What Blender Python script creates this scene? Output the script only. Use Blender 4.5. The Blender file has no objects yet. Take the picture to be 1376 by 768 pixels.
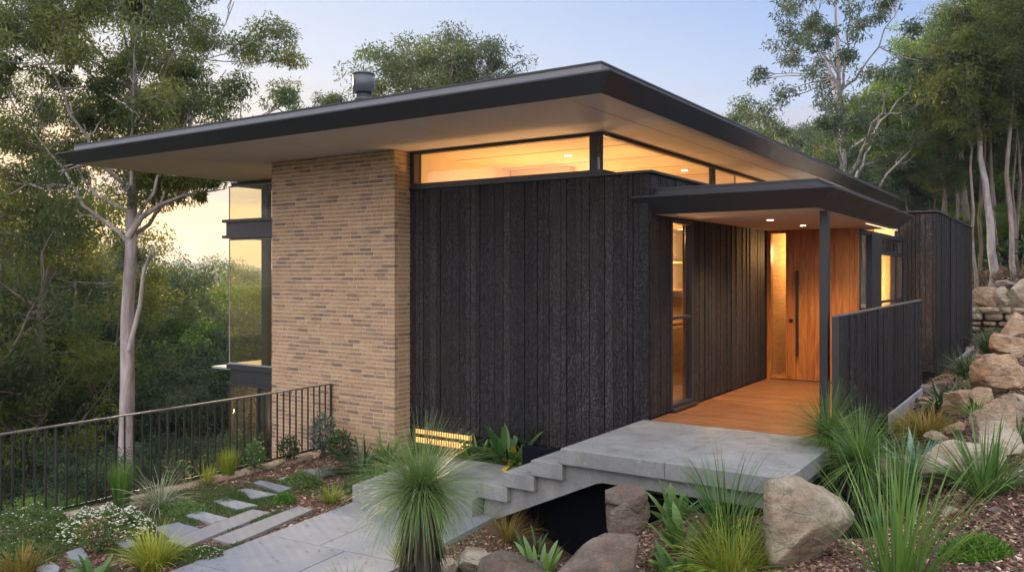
import bpy, math, random
import numpy as np
from mathutils import Vector, Matrix, noise

C = bpy.context.scene.collection
sc = bpy.context.scene
R_ = math.radians
# ------------------------------------------------------------------ camera
T = math.atan(742/1111.)
CAMP = np.array((4.362, -9.593, 1.85))
VV = np.array((-math.sin(T), math.cos(T), 0.0)); RR = np.array((math.cos(T), math.sin(T), 0.0))
cd = bpy.data.cameras.new('camera'); cam = bpy.data.objects.new('camera', cd); C.objects.link(cam)
cam.location = CAMP; cam.rotation_euler = (R_(90), 0, T)
cd.sensor_width = 36; cd.lens = 1111/1376*36; cd.shift_y = -18/1376
cd.clip_start = .05; cd.clip_end = 4000
sc.camera = cam
# ------------------------------------------------------------------ world, sun, exposure
SUN_EL, SUN_AZ = 13.0, math.atan2(-1.0, .536)      # azimuth from +Y towards +X
w = bpy.data.worlds.new('World'); sc.world = w; w.use_nodes = True
nt = w.node_tree; nt.nodes.clear(); L = nt.links.new
def N(t, **k):
    n = nt.nodes.new(t)
    for a, b in k.items(): setattr(n, a, b)
    return n
out = N('ShaderNodeOutputWorld'); bg = N('ShaderNodeBackground'); L(bg.outputs[0], out.inputs[0])
sky = N('ShaderNodeTexSky', sky_type='NISHITA', sun_disc=False)
sky.sun_elevation = R_(SUN_EL); sky.sun_rotation = SUN_AZ; sky.air_density = 1.0; sky.dust_density = 1.2; sky.ozone_density = 1.4
tc = N('ShaderNodeTexCoord')
def vmath(op, a, b=None):
    n = N('ShaderNodeVectorMath', operation=op); L(a, n.inputs[0])
    if b is not None:
        if isinstance(b, (tuple, list)): n.inputs[1].default_value = b
        else: L(b, n.inputs[1])
    return n
def m_(op, a, b=None, c=None, clamp=False):
    n = N('ShaderNodeMath', operation=op, use_clamp=clamp)
    for i, v in enumerate((a, b, c)):
        if v is None: continue
        if isinstance(v, (int, float)): n.inputs[i].default_value = v
        else: L(v, n.inputs[i])
    return n.outputs[0]
def ramp(fac, stops, interp='LINEAR'):
    n = N('ShaderNodeValToRGB'); cr = n.color_ramp; cr.interpolation = interp
    while len(cr.elements) < len(stops): cr.elements.new(.5)
    for e, (p, c) in zip(cr.elements, stops):
        e.position = p; e.color = c if len(c) == 4 else (*c, 1)
    L(fac, n.inputs[0]); return n.outputs[0]
def mixc(f, a, b, mode='MIX'):
    n = N('ShaderNodeMix', data_type='RGBA', blend_type=mode)
    for s, v in ((n.inputs[0], f), (n.inputs[6], a), (n.inputs[7], b)):
        if isinstance(v, (int, float)): s.default_value = v
        elif isinstance(v, tuple): s.default_value = v if len(v) == 4 else (*v, 1)
        else: L(v, s)
    return n.outputs[2]
nv = vmath('NORMALIZE', tc.outputs['Generated'])
sep = N('ShaderNodeSeparateXYZ'); L(nv.outputs[0], sep.inputs[0])
zz = sep.outputs[2]
sd = Vector((-1.0, .536, 0)).normalized()
dotn = vmath('DOT_PRODUCT', nv.outputs[0], (sd.x, sd.y, 0)); sunward = dotn.outputs['Value']
grad_cool = ramp(zz, [(0.0, (.56, .50, .50)), (.10, (.36, .43, .56)), (.30, (.165, .265, .48)), (.42, (.17, .28, .50)), (.6, (.85, .95, 1.15)), (1, (1.0, 1.05, 1.2))])  # top stops of both ramps, above the frame, brightened as added fill
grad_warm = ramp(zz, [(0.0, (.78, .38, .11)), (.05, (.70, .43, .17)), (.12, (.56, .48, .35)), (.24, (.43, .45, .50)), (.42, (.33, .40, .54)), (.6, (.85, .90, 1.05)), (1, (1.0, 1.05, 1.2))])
sf = m_('MULTIPLY_ADD', sunward, 1.9, -.90, clamp=True)
grad = mixc(m_('POWER', sf, 1.7), grad_cool, grad_warm)
# clouds: streaks low over the sunset; bright unseen cloud added behind camera as fill
mp = N('ShaderNodeMapping'); L(nv.outputs[0], mp.inputs[0]); mp.inputs['Scale'].default_value = (2.0, 2.0, 20.0)
no = N('ShaderNodeTexNoise'); L(mp.outputs[0], no.inputs[0]); no.inputs['Scale'].default_value = 1.6; no.inputs['Detail'].default_value = 7; no.inputs['Roughness'].default_value = .55
cl = ramp(no.outputs[0], [(.46, (0, 0, 0)), (.60, (1, 1, 1))])
band = ramp(zz, [(0.0, (0, 0, 0)), (.03, (1, 1, 1)), (.13, (.8, .8, .8)), (.24, (.0, .0, .0))])
cloudf = m_('MULTIPLY', cl, band)
grad2 = grad
glow = m_('POWER', m_('MAXIMUM', vmath('DOT_PRODUCT', nv.outputs[0], (sd.x, sd.y, .03)).outputs['Value'], 0.0), 150.0)
grad2 = mixc(glow, grad2, (1.25, .66, .20))
grad2 = mixc(m_('MULTIPLY', cloudf, .8), grad2, (.34, .28, .30))
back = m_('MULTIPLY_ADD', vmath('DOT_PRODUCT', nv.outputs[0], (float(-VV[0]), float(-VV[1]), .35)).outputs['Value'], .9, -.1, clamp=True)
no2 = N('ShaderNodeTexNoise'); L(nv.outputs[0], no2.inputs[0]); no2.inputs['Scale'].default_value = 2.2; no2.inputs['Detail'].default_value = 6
back_fill = m_('MULTIPLY', back, ramp(no2.outputs[0], [(.35, (.35, .35, .35)), (.62, (1, 1, 1))]))
grad3 = mixc(back_fill, grad2, (2.35, 2.05, 1.95))
SKYGAIN = 1.0
nis = mixc(1.0, sky.outputs[0], (.09, .09, .09), 'MULTIPLY')
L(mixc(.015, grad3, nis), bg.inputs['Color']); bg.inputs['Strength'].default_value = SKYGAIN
sun = bpy.data.lights.new('sun', 'SUN'); sun.energy = 3.0; sun.angle = R_(1.5); sun.color = (1, .78, .46)
so = bpy.data.objects.new('sun', sun); C.objects.link(so)
sv = Vector((sd.x*math.cos(R_(SUN_EL)), sd.y*math.cos(R_(SUN_EL)), math.sin(R_(SUN_EL))))
so.rotation_euler = sv.to_track_quat('Z', 'Y').to_euler(); so.location = sv*60
sc.view_settings.view_transform = 'Standard'; sc.view_settings.look = 'None'
sc.view_settings.exposure = 0.85; sc.view_settings.gamma = 1.0; sc.view_settings.use_curve_mapping = False
sc.cycles.use_denoising = True; sc.cycles.max_bounces = 7; sc.cycles.transparent_max_bounces = 24
sc.cycles.diffuse_bounces = 4; sc.cycles.glossy_bounces = 3; sc.cycles.caustics_reflective = False; sc.cycles.caustics_refractive = False
sc.cycles.sample_clamp_indirect = 6

# ------------------------------------------------------------------ material helpers
class NB:
    def __init__(s, name):
        s.m = bpy.data.materials.new(name); s.m.use_nodes = True
        s.nt = s.m.node_tree; s.nt.nodes.clear(); s.o = s.n('ShaderNodeOutputMaterial')
    def n(s, t, **k):
        n = s.nt.nodes.new(t)
        for a, b in k.items(): setattr(n, a, b)
        return n
    def set(s, sock, v):
        if isinstance(v, bpy.types.NodeSocket): s.nt.links.new(v, sock)
        elif isinstance(v, (tuple, list)): sock.default_value = (*v, 1) if len(v) == 3 and sock.type == 'RGBA' else v
        else: sock.default_value = v
    def math(s, op, a, b=0.0, c=None, clamp=False):
        n = s.n('ShaderNodeMath', operation=op, use_clamp=clamp); s.set(n.inputs[0], a); s.set(n.inputs[1], b)
        if c is not None: s.set(n.inputs[2], c)
        return n.outputs[0]
    def co(s, scale=(1, 1, 1), kind='Object', rot=(0, 0, 0)):
        t = s.n('ShaderNodeTexCoord'); m = s.n('ShaderNodeMapping'); s.set(m.inputs[0], t.outputs[kind])
        m.inputs['Scale'].default_value = scale; m.inputs['Rotation'].default_value = rot; return m.outputs[0]
    def noise(s, vec, scale, detail=5, rough=.55, dist=0.0):
        n = s.n('ShaderNodeTexNoise'); s.set(n.inputs['Vector'], vec); n.inputs['Scale'].default_value = scale
        n.inputs['Detail'].default_value = detail; n.inputs['Roughness'].default_value = rough; n.inputs['Distortion'].default_value = dist
        return n.outputs[0]
    def vor(s, vec, scale, feature='F1', out='Distance', rnd=1.0):
        n = s.n('ShaderNodeTexVoronoi', feature=feature); s.set(n.inputs['Vector'], vec); n.inputs['Scale'].default_value = scale
        n.inputs['Randomness'].default_value = rnd; return n.outputs[out]
    def wave(s, vec, scale, dist=4, detail=3, dscale=1.5, direction='X'):
        n = s.n('ShaderNodeTexWave', bands_direction=direction); s.set(n.inputs['Vector'], vec); n.inputs['Scale'].default_value = scale
        n.inputs['Distortion'].default_value = dist; n.inputs['Detail'].default_value = detail; n.inputs['Detail Scale'].default_value = dscale
        return n.outputs['Fac']
    def ramp(s, f, stops):
        n = s.n('ShaderNodeValToRGB'); cr = n.color_ramp
        while len(cr.elements) < len(stops): cr.elements.new(.5)
        for e, (p, c) in zip(cr.elements, stops):
            if isinstance(c, (int, float)): c = (c, c, c)
            e.position = p; e.color = (*c, 1)
        s.set(n.inputs[0], f); return n.outputs[0]
    def mix(s, f, a, b, mode='MIX'):
        n = s.n('ShaderNodeMix', data_type='RGBA', blend_type=mode); s.set(n.inputs[0], f); s.set(n.inputs[6], a); s.set(n.inputs[7], b)
        return n.outputs[2]
    def attr(s, name='tint'):
        return s.n('ShaderNodeAttribute', attribute_name=name).outputs['Fac']
    def rnd(s): return s.n('ShaderNodeObjectInfo').outputs['Random']
    def bump(s, h, strength=.5, dist=.01):
        n = s.n('ShaderNodeBump'); n.inputs['Strength'].default_value = strength; n.inputs['Distance'].default_value = dist
        s.set(n.inputs['Height'], h); return n.outputs[0]
    def pr(s, col, rough=.6, normal=None, metal=0.0, spec=None, **k):
        p = s.n('ShaderNodeBsdfPrincipled'); s.set(p.inputs['Base Color'], col); s.set(p.inputs['Roughness'], rough); s.set(p.inputs['Metallic'], metal)
        if normal is not None: s.set(p.inputs['Normal'], normal)
        if spec is not None: s.set(p.inputs['Specular IOR Level'], spec)
        for a, b in k.items(): s.set(p.inputs[a], b)
        s.set(s.o.inputs[0], p.outputs[0]); return s.m

M = {}
def mk(name):
    def d(f): b = NB(name); M[name] = f(b); return f
    return d
@mk('brick')
def _(b):
    t = b.attr()
    base = b.ramp(t, [(0, (.20, .14, .10)), (.09, (.30, .20, .125)), (.22, (.39, .25, .14)), (.5, (.45, .295, .165)), (.8, (.50, .34, .195)), (1, (.41, .26, .145))])
    c = b.co(); n = b.noise(c, 26, 6, .65); n2 = b.noise(b.co((1, 1, 3)), 5, 4)
    col = b.mix(b.ramp(n, [(.42, 0.0), (.7, .55)]), base, (.16, .115, .09))
    col = b.mix(b.ramp(n2, [(.5, 0.0), (.75, .3)]), col, (.50, .40, .30))
    return b.pr(col, .85, b.bump(b.math('ADD', n, b.noise(c, 120, 3)), .7, .004))
@mk('mortar')
def _(b):
    c = b.co(); n = b.noise(c, 60, 5)
    return b.pr(b.mix(n, (.60, .50, .39), (.76, .66, .52)), .95, b.bump(n, .6, .004))
@mk('charred_timber')
def _(b):
    t = b.attr(); c = b.co((1, 1, 1))
    off = b.n('ShaderNodeCombineXYZ'); b.set(off.inputs[2], b.math('MULTIPLY', t, 37.0)); b.set(off.inputs[0], b.math('MULTIPLY', t, 11.0))
    va = b.n('ShaderNodeVectorMath', operation='ADD'); b.set(va.inputs[0], c); b.set(va.inputs[1], off.outputs[0])
    m = b.n('ShaderNodeMapping'); b.set(m.inputs[0], va.outputs[0]); m.inputs['Scale'].default_value = (1, 1, .42); v = m.outputs[0]
    w1 = b.noise(v, 15, 5, .62, 2.6)          # curling grain
    cell = b.vor(v, 30, 'DISTANCE_TO_EDGE'); crack = b.ramp(cell, [(0.0, 0.0), (.14, 1.0)])
    patch = b.noise(v, 2.2, 4)
    m2 = b.n('ShaderNodeMapping'); b.set(m2.inputs[0], va.outputs[0]); m2.inputs['Scale'].default_value = (1, 1, .1)
    gr = b.noise(m2.outputs[0], 60, 3, .6)
    h = b.math('ADD', b.math('MULTIPLY', w1, 1.3), b.math('ADD', b.math('MULTIPLY', crack, b.math('MULTIPLY', patch, .9)), b.math('MULTIPLY', gr, .62)))
    hi = b.ramp(h, [(1.15, 0.0), (1.62, 1.0)])
    hi = b.ramp(b.math('MULTIPLY', h, .5), [(.60, 0.0), (.80, 1.0)])
    shade = b.ramp(t, [(0, (.003, .0035, .005)), (.5, (.007, .007, .009)), (1, (.017, .016, .018))])
    col = b.mix(b.math('MULTIPLY', hi, b.math('MULTIPLY_ADD', t, .5, .35)), shade, (.095, .09, .095))
    col = b.mix(b.ramp(patch, [(.52, 0.0), (.68, .8)]), col, (.006, .006, .007))
    col = b.mix(b.ramp(b.noise(c, .8, 3), [(.45, 0.0), (.7, .45)]), col, (.026, .020, .016))
    rough = b.math('MULTIPLY_ADD', w1, .35, .38)
    return b.pr(col, rough, b.bump(h, 1.0, .012), spec=.32)
@mk('char_back')
def _(b): return b.pr((.006, .006, .007), .9)
def metal(name, c, rough=.42, spec=.5):
    b = NB(name); n = b.noise(b.co((1, 1, 1)), 7, 5); n2 = b.noise(b.co(), 160, 2)
    col = b.mix(b.ramp(n, [(.3, 0.0), (.8, .35)]), c, tuple(min(1, x*1.5+.008) for x in c))
    M[name] = b.pr(col, b.math('MULTIPLY_ADD', n, .25, rough-.12), b.bump(n2, .15, .001), spec=spec)
metal('dark_metal', (.022, .024, .028)); metal('roof_fascia', (.030, .034, .042), .38); metal('roof_upstand', (.17, .175, .19), .5)
metal('rail_metal', (.016, .015, .016), .45); metal('rail_top', (.11, .10, .095), .5); metal('beam_paint', (.10, .098, .10), .55); metal('flue_metal', (.055, .065, .08), .38)
metal('handle_metal', (.012, .011, .011), .45); metal('steel_edge', (.30, .31, .33), .5)
@mk('soffit')
def _(b):
    c = b.co(); n = b.noise(c, 2.0, 5); n2 = b.noise(c, 80, 3)
    return b.pr(b.mix(n, (.64, .61, .60), (.76, .73, .72)), .75, b.bump(n2, .12, .002))
@mk('concrete')
def _(b):
    c = b.co(); n = b.noise(c, 1.6, 8, .65, .6); n2 = b.noise(c, 30, 7, .72); pits = b.ramp(b.vor(c, 42), [(.0, 1.0), (.07, 0.0)]); pm = b.ramp(b.noise(c, 9, 3), [(.55, 0.0), (.6, 1.0)])
    col = b.mix(b.ramp(n, [(.3, 0.0), (.7, 1.0)]), (.135, .15, .155), (.275, .285, .28))
    col = b.mix(b.ramp(n2, [(.45, 0.0), (.72, .55)]), col, (.11, .12, .125))
    st = b.noise(b.co((2.5, 2.5, .22)), 2.2, 6)
    col = b.mix(b.ramp(st, [(.52, 0.0), (.68, .6)]), col, (.14, .135, .11))
    col = b.mix(b.ramp(b.noise(c, 5, 8, .7), [(.60, 0.0), (.66, .35)]), col, (.34, .34, .33))
    pp = b.math('MULTIPLY', pits, pm); col = b.mix(b.math('MULTIPLY', pp, .7), col, (.05, .05, .05))
    wv = b.ramp(b.wave(b.co((1, 1, 1)), 2.3, 1.2, 3, 2, 'Z'), [(.0, 0.0), (.04, 1.0)])
    return b.pr(col, .82, b.bump(b.math('SUBTRACT', b.math('MULTIPLY_ADD', n2, .8, b.math('MULTIPLY', n, 1.2)), b.math('MULTIPLY', pp, .8)), .6, .006))
@mk('paver')
def _(b):
    t = b.attr(); c = b.co(); n = b.noise(c, 3, 7, .65); n2 = b.noise(c, 70, 4, .7)
    col = b.mix(t, (.155, .175, .205), (.215, .235, .265)); col = b.mix(b.ramp(n, [(.4, 0.0), (.75, .6)]), col, (.12, .13, .145))
    col = b.mix(b.ramp(n2, [(.55, 0.0), (.8, .4)]), col, (.28, .285, .29))
    col = b.mix(b.ramp(b.noise(c, 6, 6, .7), [(.62, 0.0), (.72, .5)]), col, (.13, .12, .09))
    return b.pr(col, .78, b.bump(b.math('ADD', n2, n), .5, .004))
@mk('stone_strip')
def _(b):
    t = b.attr(); c = b.co(); n = b.noise(c, 4, 7, .65); n2 = b.noise(c, 70, 4, .7)
    col = b.mix(t, (.19, .195, .205), (.25, .25, .255)); col = b.mix(b.ramp(n, [(.4, 0.0), (.75, .6)]), col, (.14, .145, .15))
    return b.pr(col, .82, b.bump(b.math('ADD', n2, n), .5, .004))
def timber(name, cs, axis, rough=.42, k=1.0):
    b = NB(name); t = b.attr(); c = b.co()
    off = b.n('ShaderNodeCombineXYZ')
    for i in range(3): b.set(off.inputs[i], b.math('MULTIPLY', t, 13.0+7*i))
    va = b.n('ShaderNodeVectorMath', operation='ADD'); b.set(va.inputs[0], c); b.set(va.inputs[1], off.outputs[0])
    m = b.n('ShaderNodeMapping'); b.set(m.inputs[0], va.outputs[0]); sc_ = [6, 6, 6]; sc_[axis] = .45; m.inputs['Scale'].default_value = sc_
    g = b.noise(m.outputs[0], 3.2*k, 7, .62, 1.2); m3 = b.noise(m.outputs[0], 22*k, 4, .6)
    col = b.ramp(g, [(.28, cs[0]), (.5, cs[1]), (.72, cs[2])])
    col = b.mix(b.ramp(m3, [(.5, 0.0), (.75, .45)]), col, cs[0])
    col = b.mix(b.math('MULTIPLY', t, .45), col, cs[0])
    M[name] = b.pr(col, b.math('MULTIPLY_ADD', g, .2, rough-.1), b.bump(b.math('ADD', g, m3), .25, .002))
timber('deck_timber', ((.10, .036, .014), (.30, .13, .052), (.50, .25, .11)), 0, .36)
timber('door_timber', ((.24, .068, .014), (.50, .175, .032), (.66, .27, .058)), 2, .38)
timber('pine_timber', ((.42, .27, .13), (.60, .42, .22), (.70, .52, .30)), 1, .5)
timber('sill_timber', ((.30, .19, .11), (.42, .28, .17), (.5, .35, .22)), 0, .5)
def plain(name, c, rough=.7, **k):
    b = NB(name); n = b.noise(b.co(), 5, 4); M[name] = b.pr(b.mix(n, tuple(x*.88 for x in c), c), rough, **k)
plain('inner_wall', (.78, .66, .48)); plain('inner_ceiling', (.80, .70, .55)); plain('inner_floor', (.30, .20, .12))
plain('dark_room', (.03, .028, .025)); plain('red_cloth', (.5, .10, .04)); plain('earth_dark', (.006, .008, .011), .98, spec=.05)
def glass(name, tint=(1, 1, 1), refl=1.0):
    b = NB(name); tr = b.n('ShaderNodeBsdfTransparent'); b.set(tr.inputs[0], tint)
    gl = b.n('ShaderNodeBsdfGlossy'); gl.inputs['Roughness'].default_value = .015; gl.inputs['Color'].default_value = (.95, .97, 1, 1)
    g = b.n('ShaderNodeNewGeometry'); dp = b.n('ShaderNodeVectorMath', operation='DOT_PRODUCT'); b.set(dp.inputs[0], g.outputs['Normal']); b.set(dp.inputs[1], g.outputs['Incoming'])
    f = b.math('MULTIPLY_ADD', b.math('POWER', b.math('SUBTRACT', 1.0, b.math('ABSOLUTE', dp.outputs['Value'])), 5.0), .95, .045)
    mx = b.n('ShaderNodeMixShader'); b.set(mx.inputs[0], b.math('MULTIPLY', f, refl, clamp=True)); b.set(mx.inputs[1], tr.outputs[0]); b.set(mx.inputs[2], gl.outputs[0])
    b.set(b.o.inputs[0], mx.outputs[0]); M[name] = b.m
glass('glass', (.96, .97, .95)); glass('glass_amber', (.965, .94, .84), .6); glass('glass_dark', (.35, .38, .40), 2.0)
def emit(name, c, s):
    b = NB(name); e = b.n('ShaderNodeEmission'); e.inputs[0].default_value = (*c, 1); e.inputs[1].default_value = s
    b.set(b.o.inputs[0], e.outputs[0]); M[name] = b.m
emit('lamp_glow', (1, .72, .38), 14); emit('strip_glow', (1, .75, .45), 1.4); emit('vent_glow', (1, .42, .10), 2.3)
def leaf(name, dark, mid, light, trans=.35, gloss=.0, dead=None):
    b = NB(name); t = b.attr(); r = b.rnd(); n = b.noise(b.co((1, 1, 1)), .9, 3)
    f = b.math('ADD', b.math('MULTIPLY', t, .72), b.math('MULTIPLY', n, .38)); f = b.math('ADD', f, b.math('MULTIPLY_ADD', r, .46, -.27))
    col = b.ramp(f, [(.1, dark), (.5, mid), (.92, light)] + ([(1.0, dead)] if dead else []))
    p = b.n('ShaderNodeBsdfPrincipled'); b.set(p.inputs['Base Color'], col); p.inputs['Roughness'].default_value = .5-.15*gloss; p.inputs['Specular IOR Level'].default_value = .25+.5*gloss
    tl = b.n('ShaderNodeBsdfTranslucent'); b.set(tl.inputs[0], b.mix(.5, col, light))
    mx = b.n('ShaderNodeMixShader'); mx.inputs[0].default_value = trans; b.set(mx.inputs[1], p.outputs[0]); b.set(mx.inputs[2], tl.outputs[0]); b.set(b.o.inputs[0], mx.outputs[0]); M[name] = b.m
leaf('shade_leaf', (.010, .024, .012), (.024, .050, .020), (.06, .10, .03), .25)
leaf('hill_leaf', (.018, .042, .016), (.050, .092, .030), (.17, .21, .045), .4)
leaf('curtain', (.78, .68, .48), (.80, .70, .50), (.84, .74, .55), .5)
leaf('gum_leaf', (0.022, 0.048, 0.022), (0.070, 0.118, 0.045), (0.220, 0.240, 0.060), .42)
leaf('gum_leaf_cool', (0.026, 0.053, 0.035), (0.065, 0.112, 0.065), (0.140, 0.176, 0.094))
leaf('gum_leaf_gold', (0.050, 0.088, 0.019), (0.150, 0.200, 0.037), (0.425, 0.375, 0.062), .48)
leaf('forest_leaf', (0.021, 0.065, 0.021), (0.071, 0.173, 0.038), (0.286, 0.405, 0.048), .42)
leaf('under_leaf', (.016, .034, .018), (.038, .072, .030), (.10, .15, .045), .32)
leaf('spike_green', (.028, .075, .016), (.08, .18, .035), (.20, .32, .065), .3, .3)
leaf('gum_leaf_lime', (0.034, 0.086, 0.017), (0.127, 0.230, 0.034), (0.414, 0.483, 0.057), .48)
leaf('spike_silver', (.06, .09, .055), (.16, .20, .12), (.36, .38, .24), .25, .3)
leaf('grass_tree_leaf', (.035, .085, .022), (.085, .17, .045), (.19, .28, .085), .25, .3)
leaf('spike_yellow', (.07, .12, .012), (.20, .27, .028), (.42, .42, .06), .3, .2)
leaf('spike_gold', (.09, .08, .015), (.26, .20, .035), (.42, .30, .07), .3, .1)
leaf('spike_dark', (.018, .045, .020), (.05, .10, .038), (.12, .18, .06), .2, .3)
leaf('broad_green', (.03, .085, .025), (.08, .18, .045), (.20, .30, .07), .25, .5)
leaf('broad_silver', (.05, .08, .06), (.13, .18, .14), (.34, .38, .33), .15, .6)
leaf('succulent_teal', (.06, .14, .12), (.14, .27, .24), (.34, .46, .42), .1, .3)
leaf('succulent_green', (.05, .15, .08), (.13, .32, .17), (.30, .50, .30), .1, .3)
leaf('cover_green', (.025, .06, .018), (.07, .13, .035), (.16, .22, .06), .25)
leaf('cover_bright', (.04, .11, .015), (.11, .24, .03), (.26, .38, .06), .25)
leaf('dead_leaf', (.06, .045, .03), (.14, .10, .06), (.28, .21, .13), .15)
leaf('petal_white', (.55, .58, .45), (.75, .76, .66), (.85, .85, .78), .2)
leaf('petal_orange', (.5, .10, .02), (.65, .18, .03), (.8, .32, .05), .2)
leaf('petal_rust', (.16, .07, .03), (.28, .13, .06), (.42, .22, .10), .1)
leaf('leaf_yellow', (.45, .30, .02), (.6, .42, .03), (.75, .55, .06), .2)
def bark(name, a, bb, c, stretch=.25):
    b = NB(name); co = b.co((1, 1, stretch)); n = b.noise(co, 3.5, 6, .6, .8); n2 = b.noise(b.co((1, 1, .12)), 26, 4)
    col = b.ramp(n, [(.3, a), (.52, bb), (.72, c)]); col = b.mix(b.ramp(n2, [(.55, 0.0), (.8, .5)]), col, a)
    M[name] = b.pr(col, .85, b.bump(b.math('ADD', n, n2), .6, .02))
bark('bark_pale', (.16, .135, .13), (.36, .33, .33), (.55, .52, .52)); bark('bark_brown', (.05, .035, .028), (.12, .08, .06), (.22, .16, .12))
bark('bark_mid', (.09, .075, .065), (.22, .185, .165), (.36, .31, .28)); bark('bark_black', (.012, .012, .011), (.03, .027, .022), (.07, .055, .04), .6)
def rock(name, a, bb, c, stain):
    b = NB(name); co = b.co(); r = b.rnd()
    off = b.n('ShaderNodeVectorMath', operation='ADD'); b.set(off.inputs[0], co); cx = b.n('ShaderNodeCombineXYZ'); b.set(cx.inputs[0], b.math('MULTIPLY', r, 50.0)); b.set(off.inputs[1], cx.outputs[0]); v = off.outputs[0]
    n = b.noise(v, 2.4, 8, .62, .6); n2 = b.noise(v, 14, 7, .68); st = b.n('ShaderNodeMapping'); b.set(st.inputs[0], v); st.inputs['Scale'].default_value = (1, 1, 4); st.inputs['Rotation'].default_value = (.4, .3, 0)
    lay = b.noise(st.outputs[0], 3.0, 6, .6, .8); crack = b.ramp(b.vor(v, 3.2, 'DISTANCE_TO_EDGE'), [(0.0, 0.0), (.05, 1.0)])
    col = b.ramp(n, [(.32, a), (.5, bb), (.68, c)]); col = b.mix(b.ramp(lay, [(.48, 0.0), (.66, .65)]), col, stain)
    col = b.mix(b.ramp(n2, [(.5, 0.0), (.8, .6)]), col, tuple(x*.45 for x in a))
    col = b.mix(b.ramp(crack, [(0, .3), (.3, 0.0)]), col, tuple(x*.3 for x in a))
    h = b.math('ADD', b.math('ADD', b.math('MULTIPLY', n, 1.5), n2), b.math('ADD', lay, b.math('MULTIPLY', crack, .1)))
    pit = b.noise(v, 45, 6, .75); col = b.mix(b.ramp(pit, [(.5, 0.0), (.72, .55)]), col, tuple(x*.55 for x in a)); col = b.mix(b.ramp(b.noise(v, 8, 8, .75), [(.60, 0.0), (.66, .45)]), col, (.42, .42, .36))
    M[name] = b.pr(col, .9, b.bump(b.math('MULTIPLY_ADD', pit, .5, h), 1.0, .06))
rock('rock_sand', (.22, .165, .115), (.42, .33, .23), (.60, .52, .40), (.44, .26, .13))
rock('rock_pale', (.22, .18, .13), (.43, .37, .27), (.64, .58, .47), (.44, .30, .17))
rock('rock_orange', (.24, .15, .085), (.45, .29, .165), (.58, .44, .30), (.54, .46, .36))
rock('rock_grey', (.14, .12, .11), (.25, .21, .19), (.36, .31, .28), (.28, .20, .15))
rock('rock_brown', (.09, .075, .062), (.19, .152, .122), (.32, .265, .215), (.19, .125, .078))
@mk('ground')
def _(b):
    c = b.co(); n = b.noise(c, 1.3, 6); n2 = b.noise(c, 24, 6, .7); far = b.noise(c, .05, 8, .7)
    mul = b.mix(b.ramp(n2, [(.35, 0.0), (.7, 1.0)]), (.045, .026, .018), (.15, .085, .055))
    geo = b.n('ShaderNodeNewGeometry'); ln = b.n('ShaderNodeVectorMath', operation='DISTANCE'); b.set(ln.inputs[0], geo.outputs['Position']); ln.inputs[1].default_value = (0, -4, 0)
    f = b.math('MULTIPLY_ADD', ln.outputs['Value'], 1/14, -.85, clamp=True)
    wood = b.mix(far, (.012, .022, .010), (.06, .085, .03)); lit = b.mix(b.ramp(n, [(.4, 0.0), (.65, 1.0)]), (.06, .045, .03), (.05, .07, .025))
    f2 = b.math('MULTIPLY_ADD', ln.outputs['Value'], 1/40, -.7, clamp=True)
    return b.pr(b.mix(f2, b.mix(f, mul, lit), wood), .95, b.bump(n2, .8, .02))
@mk('mulch')
def _(b):
    t = b.attr(); return b.pr(b.ramp(t, [(0, (.035, .018, .012)), (.45, (.105, .055, .036)), (.75, (.20, .115, .075)), (.93, (.33, .22, .15)), (1, (.62, .50, .38))]), .9)

# ------------------------------------------------------------------ mesh helpers
def mesh_np(name, V, F, mats, tint=None, mi=None, smooth=False):
    V = np.asarray(V, np.float32).reshape(-1, 3); F = np.asarray(F, np.int32); k = F.shape[1]
    me = bpy.data.meshes.new(name); me.vertices.add(len(V)); me.vertices.foreach_set('co', V.ravel())
    me.loops.add(F.size); me.loops.foreach_set('vertex_index', F.ravel()); me.polygons.add(len(F))
    me.polygons.foreach_set('loop_start', np.arange(len(F), dtype=np.int32)*k); me.polygons.foreach_set('loop_total', np.full(len(F), k, np.int32))
    for m in mats: me.materials.append(M[m])
    if mi is not None: me.polygons.foreach_set('material_index', np.asarray(mi, np.int32))
    me.polygons.foreach_set('use_smooth', np.full(len(F), bool(smooth)))
    if tint is not None:
        a = me.attributes.new('tint', 'FLOAT', 'POINT'); a.data.foreach_set('value', np.asarray(tint, np.float32))
    me.update(calc_edges=True); me.validate(); return me
def link(name, me, parent=None, loc=(0, 0, 0), rz=0.0):
    o = bpy.data.objects.new(name, me); C.objects.link(o); o.location = loc; o.rotation_euler = (0, 0, rz)
    if parent is not None: o.parent = parent
    return o
def tag(o, label, cat, group=None, kind=None):
    if label: o['label'] = label
    if cat: o['category'] = cat
    if group: o['group'] = group
    if kind: o['kind'] = kind
    return o
def thing(name, label, cat, loc=(0, 0, 0), rz=0, group=None):
    return tag(link(name, None, None, loc, rz), label, cat, group)
BQ = np.array([(0, 3, 2, 1), (4, 5, 6, 7), (0, 1, 5, 4), (1, 2, 6, 5), (2, 3, 7, 6), (3, 0, 4, 7)])
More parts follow.
